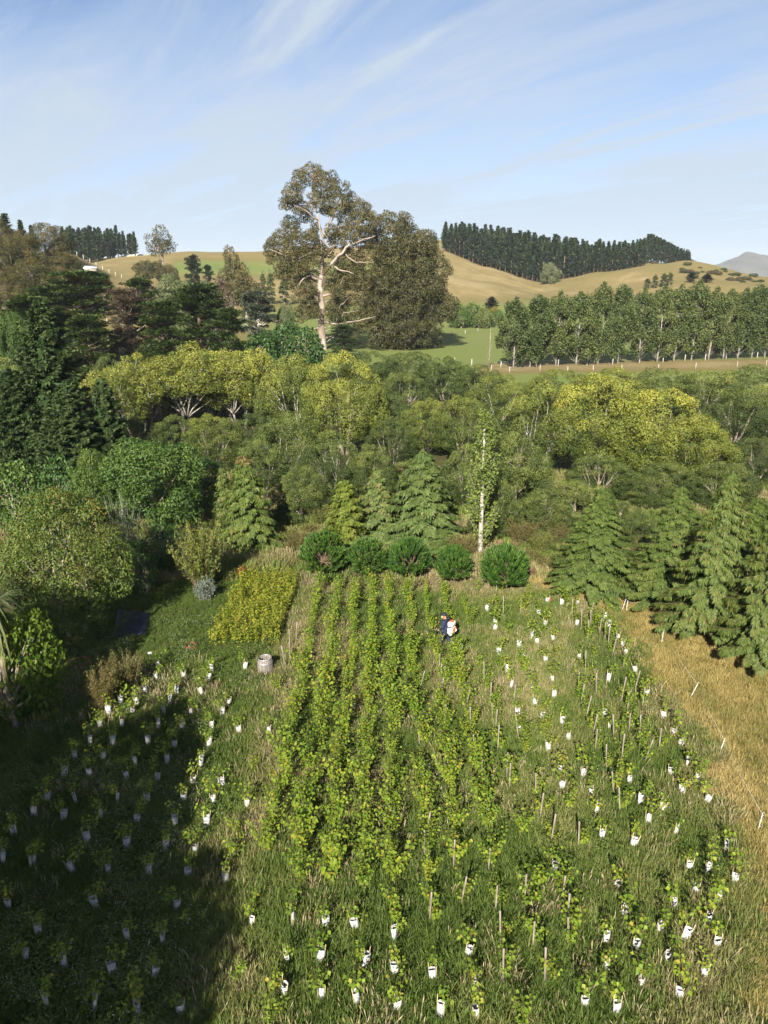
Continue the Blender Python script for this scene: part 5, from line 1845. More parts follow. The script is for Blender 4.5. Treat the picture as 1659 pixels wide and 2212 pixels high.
def make_sapling(seed, h, nb, leaves, L, spread, zlo):
    r = np.random.default_rng(seed)
    tr = MB()
    top = np.array([r.normal(0, .06) * h, r.normal(0, .06) * h, h * r.uniform(.85, 1)])
    main = branch_path((0, 0, -.08), top, r, 0, .05, 7)
    tr.tube(main, np.linspace(.014, .004, 7) * (h / 1.3) ** .5, 5, cap=False)
    paths = [main]
    for i in range(nb):
        t = r.uniform(.18, .6)
        b = np.array([np.interp(t, np.linspace(0, 1, 7), main[:, k]) for k in range(3)])
        a = 2 * PI * i / nb + r.uniform(-.5, .5)
        ln = h * r.uniform(.45, .8)
        e = b + np.array([math.cos(a) * spread, math.sin(a) * spread, 1.0 - spread * .25]) * ln
        e[2] = min(e[2], h * 1.1)
        q = branch_path(b, e, r, -.10, .06, 6)
        tr.tube(q, np.linspace(.009, .003, 6), 4, cap=False)
        paths.append(q)
    P, A, N, K = [], [], [], []
    per = leaves // len(paths)
    for q in paths:
        s = np.linspace(0, 1, len(q))
        m_ = per
        u = np.linspace(.18 if q is not main else max(.25, zlo), 1, m_) + r.normal(0, .02, m_)
        base = np.stack([np.interp(u, s, q[:, k]) for k in range(3)], -1)
        ok = base[:, 2] > zlo * h
        base = base[ok]
        m_ = len(base)
        a = np.arange(m_) * 2.4 + r.uniform(0, 6) + r.normal(0, .3, m_)
        out = np.stack([np.cos(a), np.sin(a), r.normal(.05, .3, m_)], -1)
        P.append(base + out * .05)
        A.append(norm(out + np.array([0, 0, -.35])))
        N.append(norm(np.array([0, 0, .75]) + out * .6 + rand_dirs(m_, r) * .55))
        K.append(np.clip(r.normal(.48, .2, m_) + (r.uniform(size=m_) < .06) * .4, 0, 1))
    P, A, N, K = np.vstack(P), np.vstack(A), np.vstack(N), np.concatenate(K)
    m_ = len(P)
    LL = L * r.uniform(.6, 1.2, m_)
    return tr.mesh('sapling_stem'), leaf_mesh('sapling_leaves', P, A, N, LL, LL * r.uniform(.75, .95, m_), K, .22, .40)


SAP = {'big': [make_sapling(300 + i, 1.65, 3 + i % 4, 250, .115, .40, .10) for i in range(8)],
       'mid': [make_sapling(320 + i, 1.30, 2 + i % 3, 130, .112, .46, .12) for i in range(8)],
       'far': [make_sapling(330 + i, 1.40, 2 + i % 3, 140, .115, .26, .12) for i in range(6)],
       'small': [make_sapling(340 + i, 1.08, 1 + i % 3, 56, .105, .36, .50) for i in range(8)]}


def make_guard(seed):
    r = np.random.default_rng(seed)
    h = r.uniform(.46, .55)
    mb = MB()
    k = 14
    th = np.arange(k) * 2 * PI / k
    ex = r.uniform(.92, 1.12)
    fl = r.uniform(-.012, .03)
    wob = r.normal(0, .006, k)
    rings = []
    for z, g, ins in ((-.03, 0, 0), (h * .5, .5, 0), (h, 1, 0), (h, 1, .007), (h * .5, .5, .007), (.02, 0, .007)):
        rr = .078 + fl * g + wob - ins
        rings.append(np.stack([rr * np.cos(th) * ex, rr * np.sin(th) * (.60 + .12 * g), np.full(k, z) + (r.normal(0, .004, k) + .012 * np.sin(th + seed)) * (g == 1)], -1))
    V = np.array(rings).reshape(-1, 3)
    i = np.arange(5)[:, None] * k
    j = np.arange(k)[None]
    j2 = (j + 1) % k
    mb.add(V, np.stack([i + j, i + j2, i + k + j2, i + k + j], -1).reshape(-1, 4))
    canes = []
    for s in (-1, 1):
        c = MB()
        a = r.uniform(-.2, .2)
        c.tube([(s * .086, 0, -.1), (s * .090 + r.normal(0, .01), 0, h + r.uniform(.08, .20))], [.008, .007], 5)
        canes.append(c.mesh('cane'))
    return mb.mesh('guard_sleeve'), canes


GUARD = [make_guard(i) for i in range(6)]


def make_stake(seed):
    mb = MB()
    h = 1.05 + .1 * (seed % 3)
    mb.box((0, 0, h / 2 - .1), (.042, .042, h + .2))
    me = mb.mesh('stake', smooth=False)
    return me


STAKE = [make_stake(i) for i in range(3)]

plants = []                                                          # x, y, kind
for gx, gy in GP:
    plants.append((gx, gy, 'guarded'))
for sx, sy in SP:
    if sx < -4:
        continue
    plants.append((sx + .10, sy + .12, 'staked'))
r = np.random.default_rng(400)
occ = np.array([(p[0], p[1]) for p in plants])
for i, X in enumerate(ROWX):
    for Y in np.arange(12.4, 37.2, 1.0):
        xx, yy = X + r.normal(0, .05), Y + r.normal(0, .10)
        if np.hypot(*(occ - (xx, yy)).T).min() < .62 or xx > bank_x(yy) - .4:
            continue
        if X < -5:
            continue
        if X < -4:
            p = .6 if 16 < Y < 27 else 0
        elif X < 3.3:
            p = 1.0 if Y > 15.5 else .85
            if X < -3 and Y < 17:
                p = .4
        elif X < 6.5:
            p = .55
        else:
            p = .15
        if np.hypot(xx - 2.85, yy - 30.26) < .55:
            continue
        if r.uniform() < p:
            plants.append((xx, yy, 'open'))


def row_of(xx):
    return int(np.argmin([abs(xx - v) for v in ROWX]))


rows = {}
for idx, (xx, yy, k) in enumerate(plants):
    if bool(in_view(np.array(xx), np.array(yy), .6, -20)):
        rows.setdefault(row_of(xx), []).append((yy, idx))
order = {}
for ri, lst in rows.items():
    for j, (yy, idx) in enumerate(sorted(lst)):
        order[idx] = (ri, j)
shown = sorted(order, key=lambda i: plants[i][1])
individual = set(shown[:296])
grow = ['big', 'mid', 'far', 'small']
late = {'big': [], 'mid': [], 'far': [], 'small': []}
sizes = {}
for idx, (xx, yy, k) in enumerate(plants):
    if k == 'guarded':
        kind, s = 'small', r.uniform(.80, 1.12)
        if xx > 4.5 and r.uniform() < .4:
            kind, s = 'small', r.uniform(1.0, 1.25)
    elif k == 'staked':
        kind, s = 'mid', r.uniform(.65, 1.0)
        if xx < 3.6 and yy > 17:
            kind, s = 'big', r.uniform(.75, .95)
    else:
        if -4 < xx < 3.4 and yy > 15.8:
            kind, s = ('big', r.uniform(.66, 1.15)) if yy < 29.5 else ('far', r.uniform(.75, 1.12))
            if xx > 1.5 and yy > 26:
                s *= .9
        elif xx <= -4:
            kind, s = 'mid', r.uniform(.6, .85)
        elif xx < 6.5:
            kind, s = ('mid', r.uniform(.7, 1.0)) if yy < 27 else ('far', r.uniform(.65, .95))
        else:
            kind, s = 'mid', r.uniform(.5, .8)
    sizes[idx] = (kind, s)
    if idx not in individual:
        late[kind].append((xx, yy, s))


def nth(j):
    return ord_[j] if j < len(ord_) else f'{j + 1}th'


def row_words(ri):
    return f'{ord_[ri]} row from dry bank'


SHADE = lambda xx, yy: xx < -5.0 and yy < 27
for idx in shown:
    if idx not in individual:
        continue
    xx, yy, k = plants[idx]
    kind, s = sizes[idx]
    ri, j = order[idx]
    what = {'guarded': 'small lime sapling in white guard', 'staked': 'lime sapling beside wooden stake', 'open': ('bushy' if kind == 'big' else 'slim') + ' lime sapling without guard'}[k]
    t = thing('sapling', f'{what}, {nth(j)} from front, {row_words(ri)}', 'sapling', (xx, yy, gzf(xx, yy)), r.uniform(0, 6.28), (s, s, s), 'saplings planted in rows')
    sm, lm = SAP[kind][int(r.integers(len(SAP[kind])))]
    link('stem', sm, M['stem'], t)
    foliage(link('leaves', lm, M['sapling'], t))
# the saplings past the three hundred nearest: one mass
for kind, lst in list(late.items()):
    lst = [l for l in lst if l[1] > 12]
    if not lst:
        continue
    a = np.array(lst)
    rot = np.stack([np.zeros(len(a)), np.zeros(len(a)), r.uniform(0, 6.28, len(a))], -1)
    ms = []
    for sm, lm in SAP[kind][:5]:
        c = lm.copy()
        c.materials.clear()
        ms.append(c)
    scatter('distant_sapling_leaves', np.stack([a[:, 0], a[:, 1], gz(a[:, 0], a[:, 1])], -1), rot, a[:, 2], np.zeros(len(a)), ms, M['sapling'], 'far end of the lime leafed sapling rows')

grows = {}
for gi, (gx, gy) in enumerate(GP):
    grows.setdefault(row_of(gx), []).append((gy, gi))
for ri, lst in grows.items():
    for j, (gy, gi) in enumerate(sorted(lst)):
        gx = GP[gi][0]
        sh = 'shaded ' if SHADE(gx, gy) else ''
        sc_ = r.uniform(.92, 1.08)
        t = thing('tree_guard', f'{sh}white plastic tree guard, {nth(j)} guard from the front, {row_words(ri)}', 'tree guard', (gx, gy, gzf(gx, gy) - .02), r.normal(0, .55), (sc_, sc_, sc_ * r.uniform(.9, 1.1)), 'white guards round the saplings')
        t.rotation_euler = (r.normal(0, .09), r.normal(0, .09), t.rotation_euler[2])
        gm, cs = GUARD[int(r.integers(6))]
        link('sleeve', gm, M['guard'], t)
        for c in cs:
            link('cane', c, M['cane'], t)
srows = {}
for si, (sx, sy) in enumerate(SP):
    srows.setdefault(row_of(sx), []).append((sy, si))
for ri, lst in srows.items():
    for j, (sy, si) in enumerate(sorted(lst)):
        sx = SP[si][0]
        lab = f'grey wooden stake, {nth(j)} stake from the front, {row_words(ri)}'
        if sx < -4:
            lab = f'pale wooden stake right of the barrel, {nth(j)} nearest'
        o = link('wooden_stake', STAKE[si % 3], M['wood'])
        tag(o, lab, 'stake', 'wooden stakes in the rows')
        o.location = (sx, sy, gzf(sx, sy))
        o.rotation_euler = (r.normal(0, .07), r.normal(0, .07), r.uniform(0, 1.5))

# yellow nursery bed
pts, rots, scl = [], [], []
for i in range(11):
    for j in range(36):
        u, v = i / 10, j / 35
        xx = -7.95 + v * .10 + u * 2.9
        yy = 30.5 + v * 7.5
        pts.append((xx + r.normal(0, .05), yy + r.normal(0, .06), 0))
        rots.append((r.normal(0, .06), r.normal(0, .06), r.uniform(0, 6.28)))
        scl.append(r.uniform(.7, 1.15))
pts = np.array(pts)
pts[:, 2] = gz(pts[:, 0], pts[:, 1])
nm = [make_sapling(360 + i, 1.0, 1 + i % 2, 38, .10, .16, .15)[1] for i in range(6)]
scatter('seedling_bed', pts, rots, scl, np.zeros(len(pts)), nm, M['nursery'], 'dense bed of yellowing seedlings at the far left corner of the field')

# ------------------------------------------------------------------ barrel
b = ground(574, 1456)
t = thing('barrel', 'weathered grey open wooden barrel standing at the edge of the rows', 'barrel', (b.x, b.y, gzf(b.x, b.y)), .3)
M['stave'] = noise_mat('weathered_staves', (.13, .115, .10), (.30, .275, .25), 5.0, stretch=(3, 3, .5), bump=.4)
M['hoop'] = noise_mat('galvanised_hoops', (.28, .28, .28), (.46, .46, .45), 12.0, rough=.5, metal=.5)
M['inside_brown'] = noise_mat('dark_brown_inside', (.07, .045, .03), (.17, .11, .075), 6.0)  # mottled dark brown for the barrel floor
BH = .80


def brad(z):
    q = (z / BH - .5) * 2
    return .345 - .055 * q * q


ns = 22
for s in range(ns):
    mb = MB()
    zs = np.linspace(0, BH, 7)
    a0, a1 = 2 * PI * s / ns + .012, 2 * PI * (s + 1) / ns - .012
    V = []
    for z in zs:
        ro, ri_ = brad(z), brad(z) - .028
        V += [(ro * math.cos(a0), ro * math.sin(a0), z), (ro * math.cos(a1), ro * math.sin(a1), z), (ri_ * math.cos(a1), ri_ * math.sin(a1), z), (ri_ * math.cos(a0), ri_ * math.sin(a0), z)]
    Q = [(0, 3, 2, 1), (24, 25, 26, 27)]
    for i in range(6):
        for k in range(4):
            Q.append((i * 4 + k, i * 4 + (k + 1) % 4, i * 4 + 4 + (k + 1) % 4, i * 4 + 4 + k))
    mb.add(V, Q)
    link('stave', mb.mesh('stave', smooth=False), M['stave'], t)
for z in (.03, .20, .62, .80):
    mb = MB()
    mb.lathe([(brad(z) + .001, z), (brad(z) + .007, z), (brad(z + .05) + .007, z + .05), (brad(z + .05) + .001, z + .05)], 32)
    link('hoop', mb.mesh('hoop'), M['hoop'], t)
mb = MB()
mb.lathe([(.001, .30), (brad(.3) - .03, .30), (brad(.3) - .03, .26), (.001, .26)], 22)
link('barrel_floor', mb.mesh('barrel_floor'), M['inside_brown'], t)

# ------------------------------------------------------------------ tarpaulin on the shaded grass
cs = [ground(*p) for p in ((256, 1323), (325, 1328), (316, 1371), (244, 1391))]
nn = 22
V = []
for i in range(nn):
    for j in range(nn):
        u, v = i / (nn - 1), j / (nn - 1)
        p = (cs[0] * (1 - u) + cs[1] * u) * (1 - v) + (cs[3] * (1 - u) + cs[2] * u) * v
        p.z = gzf(p.x, p.y) + .22 + .09 * (float(fbm(np.array([u * 7]), np.array([v * 5]), 91)[0]) - .5) - .10 * (max(abs(u - .5), abs(v - .5)) * 2) ** 6
        V.append(p[:])
Q = [(i * nn + j, (i + 1) * nn + j, (i + 1) * nn + j + 1, i * nn + j + 1) for i in range(nn - 1) for j in range(nn - 1)]
o = link('tarpaulin', new_mesh('tarpaulin', V, [np.array(Q)], smooth=True), M['tarp'])
tag(o, 'dark blue tarpaulin spread on the shaded grass', 'tarpaulin')
sm_ = o.modifiers.new('thick', 'SOLIDIFY')
sm_.thickness = .012

# ------------------------------------------------------------------ small things
def coil(name, label, px, py, R, mat, turns=4):
    p = ground(px, py)
    mb = MB()
    k = np.linspace(0, turns * 2 * PI, turns * 22)
    q = np.stack([np.cos(k) * (R + .03 * np.sin(k * .31)), np.sin(k) * (R + .03 * np.cos(k * .23)), .05 + .035 * k / (2 * PI)], -1)
    mb.tube(q, np.full(len(q), .014), 6)
    o = link(name, mb.mesh(name), mat)
    o.location = (p.x, p.y, gzf(p.x, p.y) + .12)
    tag(o, label, 'hose')


M['hose'] = noise_mat('brown_hose', (.16, .06, .045), (.24, .10, .07), 4.0, rough=.5)
coil('hose_coil', 'reddish brown hose coiled on the mown grass below the nursery bed', 413, 1403, .26, M['hose'])
coil('wire_coil', 'rusty wire coil lying in the shade near the lime green tree', 174, 1440, .40, M['hose'], 3)
p = ground(1188, 1306)
mb = MB()
mb.lathe([(.001, .03), (.09, .03), (.12, .09), (.13, .09), (.09, .0), (.001, 0)], 14)
M['redplastic'] = noise_mat('red_plastic', (.26, .035, .025), (.34, .05, .03), 5.0, rough=.4)
o = link('plastic_dish', mb.mesh('plastic_dish'), M['redplastic'])
o.location = (p.x, p.y, gzf(p.x, p.y) + .25)
tag(o, 'red plastic dish beside a white guard at the far right corner', 'dish')
p = ground(321, 1462)
t = thing('wild_carrot', 'tall wild carrot with one flat white flower head by the fennel', 'plant', (p.x, p.y, gzf(p.x, p.y)))
mb = MB()
mb.tube([(0, 0, 0), (.08, 0, .6), (.16, .02, 1.15)], [.008, .006, .004], 5)
link('stem', mb.mesh('flower_stem'), M['stem'], t)
r2 = np.random.default_rng(5)
n_ = 90
q = r2.uniform(0, 1, n_) ** .5 * .085
a_ = r2.uniform(0, 6.28, n_)
foliage(link('flower_head', leaf_mesh('flower_head', np.stack([.16 + q * np.cos(a_), .02 + q * np.sin(a_), 1.15 + .02 * r2.uniform(size=n_)], -1), rand_dirs(n_, r2) * [1, 1, .2], np.array([0, -.3, 1.0]) + rand_dirs(n_, r2) * .2, np.full(n_, .03), np.full(n_, .025), r2.uniform(size=n_)), M['whiteplastic'], t))

# white tread-in posts of the electric fence on the dry bank
tape_pts = []
for i, (bx, by, tx, ty) in enumerate(((2021, 1999, 2034, 1976), (2037, 2003, 2041, 1974), (2086, 1998, 2092, 1972), (2151, 2106, 2158, 2070), (2242, 2280, 2269, 2245), (2338, 2464, 2357, 2417), (2463, 2718, 2479, 2669))):
    k_ = 1659 / 2500
    g = ground(bx * k_, by * k_)
    e = at(tx * k_, ty * k_, g.y + .05)
    z = gzf(g.x, g.y)
    t = thing('fence_post', f'thin white tread-in fence post leaning on the dry bank, {ord_[6 - i]} nearest', 'fence post', (g.x, g.y, z), 0, group='white electric fence posts on the bank')
    d = Vector((e.x - g.x, .05, max(.75, e.z - z)))
    mb = MB()
    mb.tube([(0, 0, -.1), tuple(d * .5), tuple(d)], [.009, .009, .008], 6)
    link('rod', mb.mesh('post_rod'), M['whiteplastic'], t)
    for f in (.35, .6, .85, 1.0):
        mb = MB()
        c = d * f
        mb.tube([(c.x - .03, c.y, c.z), (c.x + .03, c.y, c.z + .03), (c.x + .035, c.y - .02, c.z + .055)], [.006, .006, .005], 5)
        link('hook', mb.mesh('post_hook'), M['whiteplastic'], t)
    tape_pts.append(Vector((g.x, g.y, z)) + d * .95)
mb = MB()
for a, c in zip(tape_pts[1:], tape_pts[2:]):
    m_ = (a + c) / 2
    m_.z -= .12
    mb.tube([tuple(a), tuple(m_), tuple(c)], [.003, .003, .003], 4)
tag(link('fence_tape', mb.mesh('fence_tape'), M['whiteplastic']), 'thin electric wire strung between the white bank posts', 'wire')


# ------------------------------------------------------------------ farm fences
def farm_fence(label, base, h=1.1, rad=.09, wires=4):
    root = base[0]
    t = thing('wire_fence', label, 'fence', (root[0], root[1], gzf(*root)))
    pts = []
    for x_, y_ in base:
        z_ = gzf(x_, y_)
        mb = MB()
        hh = h * random.uniform(.9, 1.08)
        o3 = np.array([x_ - root[0], y_ - root[1], z_ - gzf(*root)])
        mb.tube([o3 + (0, 0, -.3), o3 + (random.uniform(-.04, .04), 0, hh)], [rad, rad * .9], 7)
        link('post', mb.mesh('fence_post'), M['postwood'], t)
        pts.append(o3)
    for w in range(wires):
        mb = MB()
        mb.tube([p_ + np.array([0, -.09, h * (.25 + .7 * w / max(1, wires - 1))]) for p_ in pts], .008, 4)
        link('wire', mb.mesh('fence_wire'), M['wire'], t)


z3 = lambda x_, y_: tuple(ground((1400 + x_ * .663) * .6636, (650 + y_ * .663) * .6636)[:2])
farm_fence('post and wire fence in front of the poplar trunks', [z3(*p) for p in ((120, 806), (205, 814), (347, 824), (490, 822), (628, 818), (770, 814), (895, 810), (1028, 800), (1143, 797), (1250, 792), (1350, 789), (1453, 782), (1605, 778))], 1.15)
farm_fence('lower post and wire fence across the dry grass strip', [z3(*p) for p in ((300, 836), (390, 846), (540, 838), (675, 844), (800, 838), (940, 839), (1120, 834), (1303, 829), (1507, 821), (1650, 815))], 1.0, .07)
farm_fence('fence along the far side of the green meadow', [z3(*p) for p in ((20, 668), (107, 664), (172, 659), (235, 645))], 1.1)
ridge = []
for px in np.linspace(132, 262, 11):
    a = math.atan((px - CPX) / 1669)
    ridge.append((231 * math.sin(a), 231 * math.cos(a)))
farm_fence('fence climbing the bare grass ridge on the left', ridge, 1.2, .10, 2)

# shed roof among the left trees
P = at(196, 578, 172)
t = thing('shed', 'pale roofed shed half hidden among the left hillside trees', 'shed', (P.x, 172, gzf(P.x, 172)), .25)
zt = P.z - gzf(P.x, 172)
mb = MB()
mb.box((0, 0, zt / 2 - .3), (2.4, 3.0, zt))
link('wall', mb.mesh('shed_wall', False), noise_mat('shed_board', (.3, .28, .25), (.42, .40, .36), 2), t)
mb = MB()
V = [(-1.4, -1.7, zt - .2), (1.4, -1.7, zt - .2), (1.4, 1.7, zt + .3), (-1.4, 1.7, zt + .3)]
mb.add(V + [(x_, y_, z_ + .12) for x_, y_, z_ in V], [(0, 3, 2, 1), (4, 5, 6, 7), (0, 1, 5, 4), (1, 2, 6, 5), (2, 3, 7, 6), (3, 0, 4, 7)])
link('roof', mb.mesh('shed_roof', False), M['whiteplastic'], t)

# pale rock outcrop on the brown hill
P = at(268, 556, 432)
r2 = np.random.default_rng(9)
V, Q = [], []
nu, nv = 22, 8
for j in range(nv):
    for i in range(nu):
        u, v = i / (nu - 1), j / (nv - 1)
        x_ = P.x - 6 + 20 * u
        y_ = 432 - 3 + 8 * v + r2.normal(0, .6)
        z_ = gzf(x_, y_) - .8 + 2.8 * math.sin(PI * u) ** .6 * (v if v < .8 else 1 - (v - .8) * 6) + r2.normal(0, .22)
        V.append((x_, y_, z_))
for j in range(nv - 1):
    for i in range(nu - 1):
        Q.append((j * nu + i, j * nu + i + 1, (j + 1) * nu + i + 1, (j + 1) * nu + i))
o = link('cliff', new_mesh('cliff', V, [np.array(Q)]), M['rock'])
o['kind'] = 'structure'
o['label'] = 'pale rock outcrop on the brown hill'

# ------------------------------------------------------------------ person with a mist blower
def skin_mesh(name, joints, edges, radii, mat, parent, root=0, sub=2):
    me = bpy.data.meshes.new(name)
    me.from_pydata([tuple(j) for j in joints], edges, [])
    o = bpy.data.objects.new(name, me)
    COL.objects.link(o)
    o.parent = parent
    me.materials.append(mat)
    md = o.modifiers.new('skin', 'SKIN')
    md.use_smooth_shade = True
    if not me.skin_vertices:
        pass
    sv = me.skin_vertices[0].data
    for i, q in enumerate(radii):
        sv[i].radius = (q, q) if not isinstance(q, tuple) else q
        sv[i].use_root = (i == root)
    o.modifiers.new('sub', 'SUBSURF').levels = sub
    o.modifiers['sub'].render_levels = sub
    return o


M['skin'] = noise_mat('skin', (.42, .20, .13), (.52, .27, .18), 8, rough=.55)
M['overall'] = noise_mat('navy_overalls', (.014, .020, .055), (.026, .036, .090), 7, rough=.8, bump=.4)
M['boot'] = noise_mat('dark_boot', (.012, .012, .012), (.03, .028, .025), 9, rough=.6)
M['cap'] = noise_mat('dark_cap', (.014, .015, .024), (.03, .032, .05), 9)
M['orange'] = noise_mat('orange_plastic', (.62, .09, .02), (.75, .14, .03), 6, rough=.4)
M['tank'] = noise_mat('cream_tank', (.76, .74, .70), (.84, .82, .78), 4, rough=.35)
M['blackplastic'] = noise_mat('black_plastic', (.012, .012, .013), (.03, .03, .03), 9, rough=.45)
g = ground(964, 1399)
PZ = gzf(g.x, g.y)
person = thing('person', 'person in navy overalls, dark cap and white mask walking between the rows', 'person', (g.x, g.y, PZ), math.radians(58), group=None)
J = dict(pelvis=(0, 0, .96), spine=(0, .03, 1.14), chest=(0, .07, 1.34), neck=(0, .11, 1.50), skull=(0, .14, 1.60), crown=(0, .15, 1.70),
         shl=(-.19, .07, 1.41), ell=(-.26, .08, 1.13), wrl=(-.22, .26, .96), pal=(-.205, .33, .92),
         shr=(.19, .07, 1.41), elr=(.26, .02, 1.13), wrr=(.24, .17, .93), par=(.23, .235, .88),
         hil=(-.095, 0, .92), knl=(-.11, .17, .52), anl=(-.11, .16, .10), tol=(-.12, .33, .05),
         hir=(.095, 0, .92), knr=(.11, -.02, .50), anr=(.12, -.25, .13), tor=(.12, -.12, .04))
keys = list(J)
E_ = [('pelvis', 'spine'), ('spine', 'chest'), ('chest', 'neck'), ('neck', 'skull'), ('skull', 'crown'), ('chest', 'shl'), ('shl', 'ell'), ('ell', 'wrl'), ('wrl', 'pal'), ('chest', 'shr'), ('shr', 'elr'),
      ('elr', 'wrr'), ('wrr', 'par'), ('pelvis', 'hil'), ('hil', 'knl'), ('knl', 'anl'), ('anl', 'tol'), ('pelvis', 'hir'), ('hir', 'knr'), ('knr', 'anr'), ('anr', 'tor')]
RAD = dict(pelvis=.115, spine=.11, chest=.125, neck=.055, skull=.085, crown=.075, shl=.06, ell=.042, wrl=.028, pal=.034, shr=.06, elr=.042, wrr=.028, par=.034,
           hil=.085, knl=.055, anl=.040, tol=.032, hir=.085, knr=.055, anr=.040, tor=.032)
joints = [J[k] for k in keys]
edges = [(keys.index(a), keys.index(b)) for a, b in E_]
radii = [RAD[k] for k in keys]
joints.append((0, .245, 1.585))                                        # nose
edges.append((keys.index('skull'), len(joints) - 1))
radii.append(.022)
for pk, sgn in (('pal', 1), ('par', -1)):                              # five curled fingers on each hand
    b = Vector(J[pk])
    pi_ = keys.index(pk)
    for f, (off, ln) in enumerate(((-.030, .075), (-.010, .085), (.010, .08), (.030, .062))):
        j0 = len(joints)
        joints += [tuple(b + Vector((off * .4, .035, -.012 + off * .5))), tuple(b + Vector((off * .5, .035 + ln * .45, -.04 + off * .6))), tuple(b + Vector((off * .4, .02 + ln * .5, -.04 - ln * .45 + off * .4)))]
        edges += [(pi_, j0), (j0, j0 + 1), (j0 + 1, j0 + 2)]
        radii += [.010, .009, .008]
    j0 = len(joints)
    joints += [tuple(b + Vector((sgn * .035, -.01, .0))), tuple(b + Vector((sgn * .045, .035, -.02)))]
    edges += [(pi_, j0), (j0, j0 + 1)]
    radii += [.011, .009]
skin_mesh('body', joints, edges, radii, M['skin'], person, keys.index('pelvis'))
ck = ['pelvis', 'spine', 'chest', 'neck', 'shl', 'ell', 'wrl', 'shr', 'elr', 'wrr', 'hil', 'knl', 'anl', 'hir', 'knr', 'anr']
CR = dict(pelvis=.165, spine=.155, chest=.165, neck=.085, shl=.095, ell=.072, wrl=.052, shr=.095, elr=.072, wrr=.052, hil=.125, knl=.092, anl=.078, hir=.125, knr=.092, anr=.078)
ce = [(ck.index(a), ck.index(b)) for a, b in E_ if a in ck and b in ck]
cj = [Vector(J[k]) for k in ck]
cj[ck.index('neck')].z -= .03
skin_mesh('overalls', cj, ce, [CR[k] for k in ck], M['overall'], person, 0)
for s, (an, to) in enumerate((('anl', 'tol'), ('anr', 'tor'))):
    a, b = Vector(J[an]), Vector(J[to])
    skin_mesh('boot', [a + Vector((0, 0, .10)), a, (a + b) / 2 + Vector((0, 0, -.01)), b], [(0, 1), (1, 2), (2, 3)], [.068, .064, .056, .048], M['boot'], person, 0)
mb = MB()
mb.lathe([(.118, 1.665), (.122, 1.70), (.108, 1.75), (.07, 1.785), (.001, 1.797)], 18, (0, .145, 0))
pk_ = []
for k in range(9):
    a = PI * (.14 + .72 * k / 8)
    pk_.append((math.cos(a) * .118, .145 + math.sin(a) * .118, 1.668))
for k in range(9):
    a = PI * (.14 + .72 * k / 8)
    pk_.append((math.cos(a) * .115, .155 + math.sin(a) * .215, 1.650))
pk_ += [(a, b, c + .012) for a, b, c in pk_]
q_ = []
for k in range(8):
    q_ += [(k, k + 1, k + 10, k + 9), (18 + k, 27 + k, 28 + k, 19 + k), (9 + k, 10 + k, 28 + k, 27 + k)]
mb.add(pk_, q_)
link('cap', mb.mesh('cap'), M['cap'], person)
mb = MB()
mb.lathe([(.001, .07), (.045, .065), (.07, .03), (.075, 0), (.06, -.005), (.001, .0)], 14)
o = link('mask', mb.mesh('mask'), M['whiteplastic'], person)
o.location = (0, .205, 1.545)
o.rotation_euler = (-1.35, 0, 0)
for s in (-1, 1):
    mb = MB()
    mb.lathe([(.001, .05), (.04, .048), (.052, .03), (.052, 0), (.001, 0)], 14)
    o = link('ear_muff', mb.mesh('ear_muff'), M['orange'], person)
    o.location = (s * .088, .14, 1.60)
    o.rotation_euler = (0, s * PI / 2, 0)

blower = thing('backpack_blower', 'cream and orange backpack mist blower carried on the back of the person', 'sprayer', (g.x, g.y, PZ), math.radians(58))


def rounded(name, c, s, mat, bev=.03):
    mb = MB()
    mb.box(c, s)
    o = link(name, mb.mesh(name, False), mat, blower)
    bv = o.modifiers.new('bev', 'BEVEL')
    bv.width = bev
    bv.segments = 3
    return o


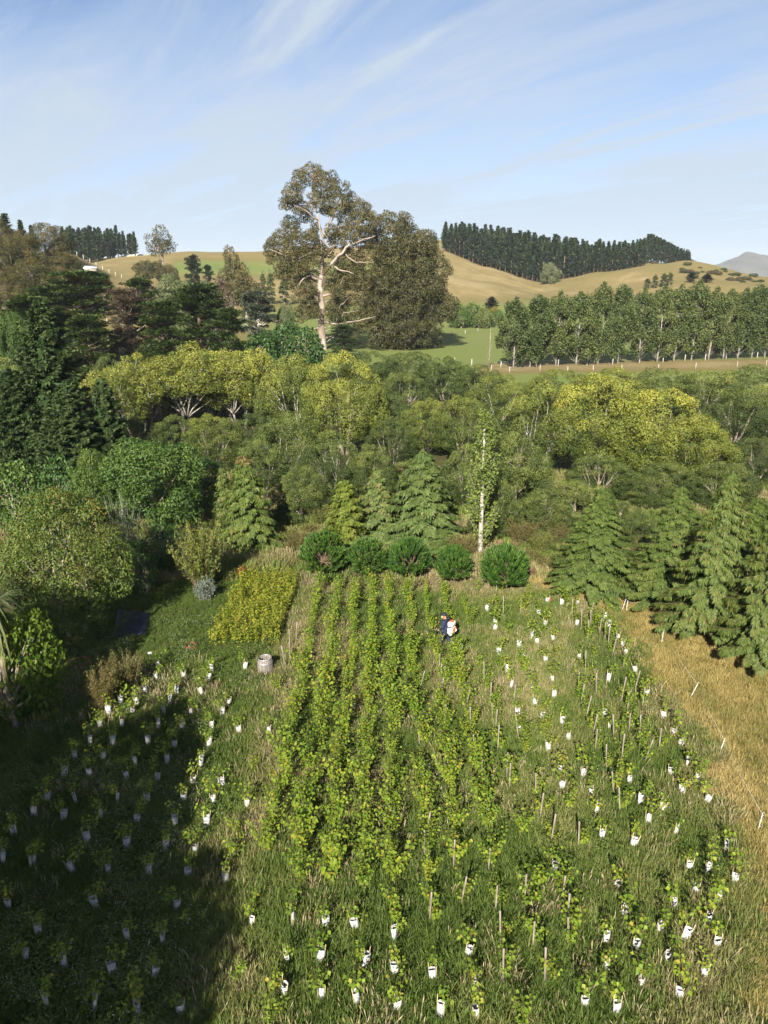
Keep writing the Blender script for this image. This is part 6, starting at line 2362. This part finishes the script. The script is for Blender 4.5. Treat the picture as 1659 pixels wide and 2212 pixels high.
rounded('tank', (0, -.24, 1.33), (.40, .24, .21), M['tank'], .045)
rounded('lower_housing', (0, -.235, .99), (.42, .22, .36), M['tank'], .04)
rounded('waist_band', (0, -.225, 1.195), (.34, .20, .06), M['blackplastic'], .015)
rounded('engine_cover', (.06, -.365, 1.03), (.24, .09, .22), M['orange'], .03)
rounded('engine_rib', (.06, -.412, 1.03), (.03, .02, .19), M['tank'], .006)
mb = MB()
mb.lathe([(.001, .035), (.055, .03), (.06, 0), (.001, 0)], 16)
o = link('starter_cap', mb.mesh('starter_cap'), M['tank'], blower)
o.location = (.12, -.405, 1.0)
o.rotation_euler = (PI / 2, 0, 0)
mb = MB()
mb.lathe([(.001, .06), (.085, .055), (.10, .03), (.10, 0), (.001, 0)], 18)
o = link('filler_cap', mb.mesh('filler_cap'), M['orange'], blower)
o.location = (.02, -.24, 1.43)
rounded('back_frame', (0, -.115, 1.15), (.34, .03, .66), M['blackplastic'], .012)
for s in (-1, 1):
    mb = MB()
    mb.tube([(s * .14, -.10, 1.42), (s * .15, .02, 1.54), (s * .15, .20, 1.46), (s * .16, .25, 1.28), (s * .17, .12, 1.10), (s * .15, -.10, 1.02)], .022, 6)
    link('strap', mb.mesh('strap'), M['blackplastic'], blower)
mb = MB()
mb.tube([(-.20, -.20, .86), (-.33, -.02, .82), (-.30, .25, .90), (-.22, .40, .88), (-.20, .85, .74)], [.05, .045, .042, .038, .03], 10)
link('blower_tube', mb.mesh('blower_tube'), M['blackplastic'], blower)


# ------------------------------------------------------------------ the air
mb = MB()
mb.box((0, 500, 60), (7400, 6800, 124))
hz = bpy.data.materials.new('haze')
hz.use_nodes = True
hz.node_tree.nodes.clear()
ho = hz.node_tree.nodes.new('ShaderNodeOutputMaterial')
pv = hz.node_tree.nodes.new('ShaderNodeVolumePrincipled')
pv.inputs['Color'].default_value = (.80, .88, 1.0, 1)
pv.inputs['Density'].default_value = 0.00009
hz.node_tree.links.new(pv.outputs[0], ho.inputs['Volume'])
o = link('haze', mb.mesh('haze', False), hz)
o['kind'] = 'stuff'
o['label'] = 'thin summer haze over the valley'
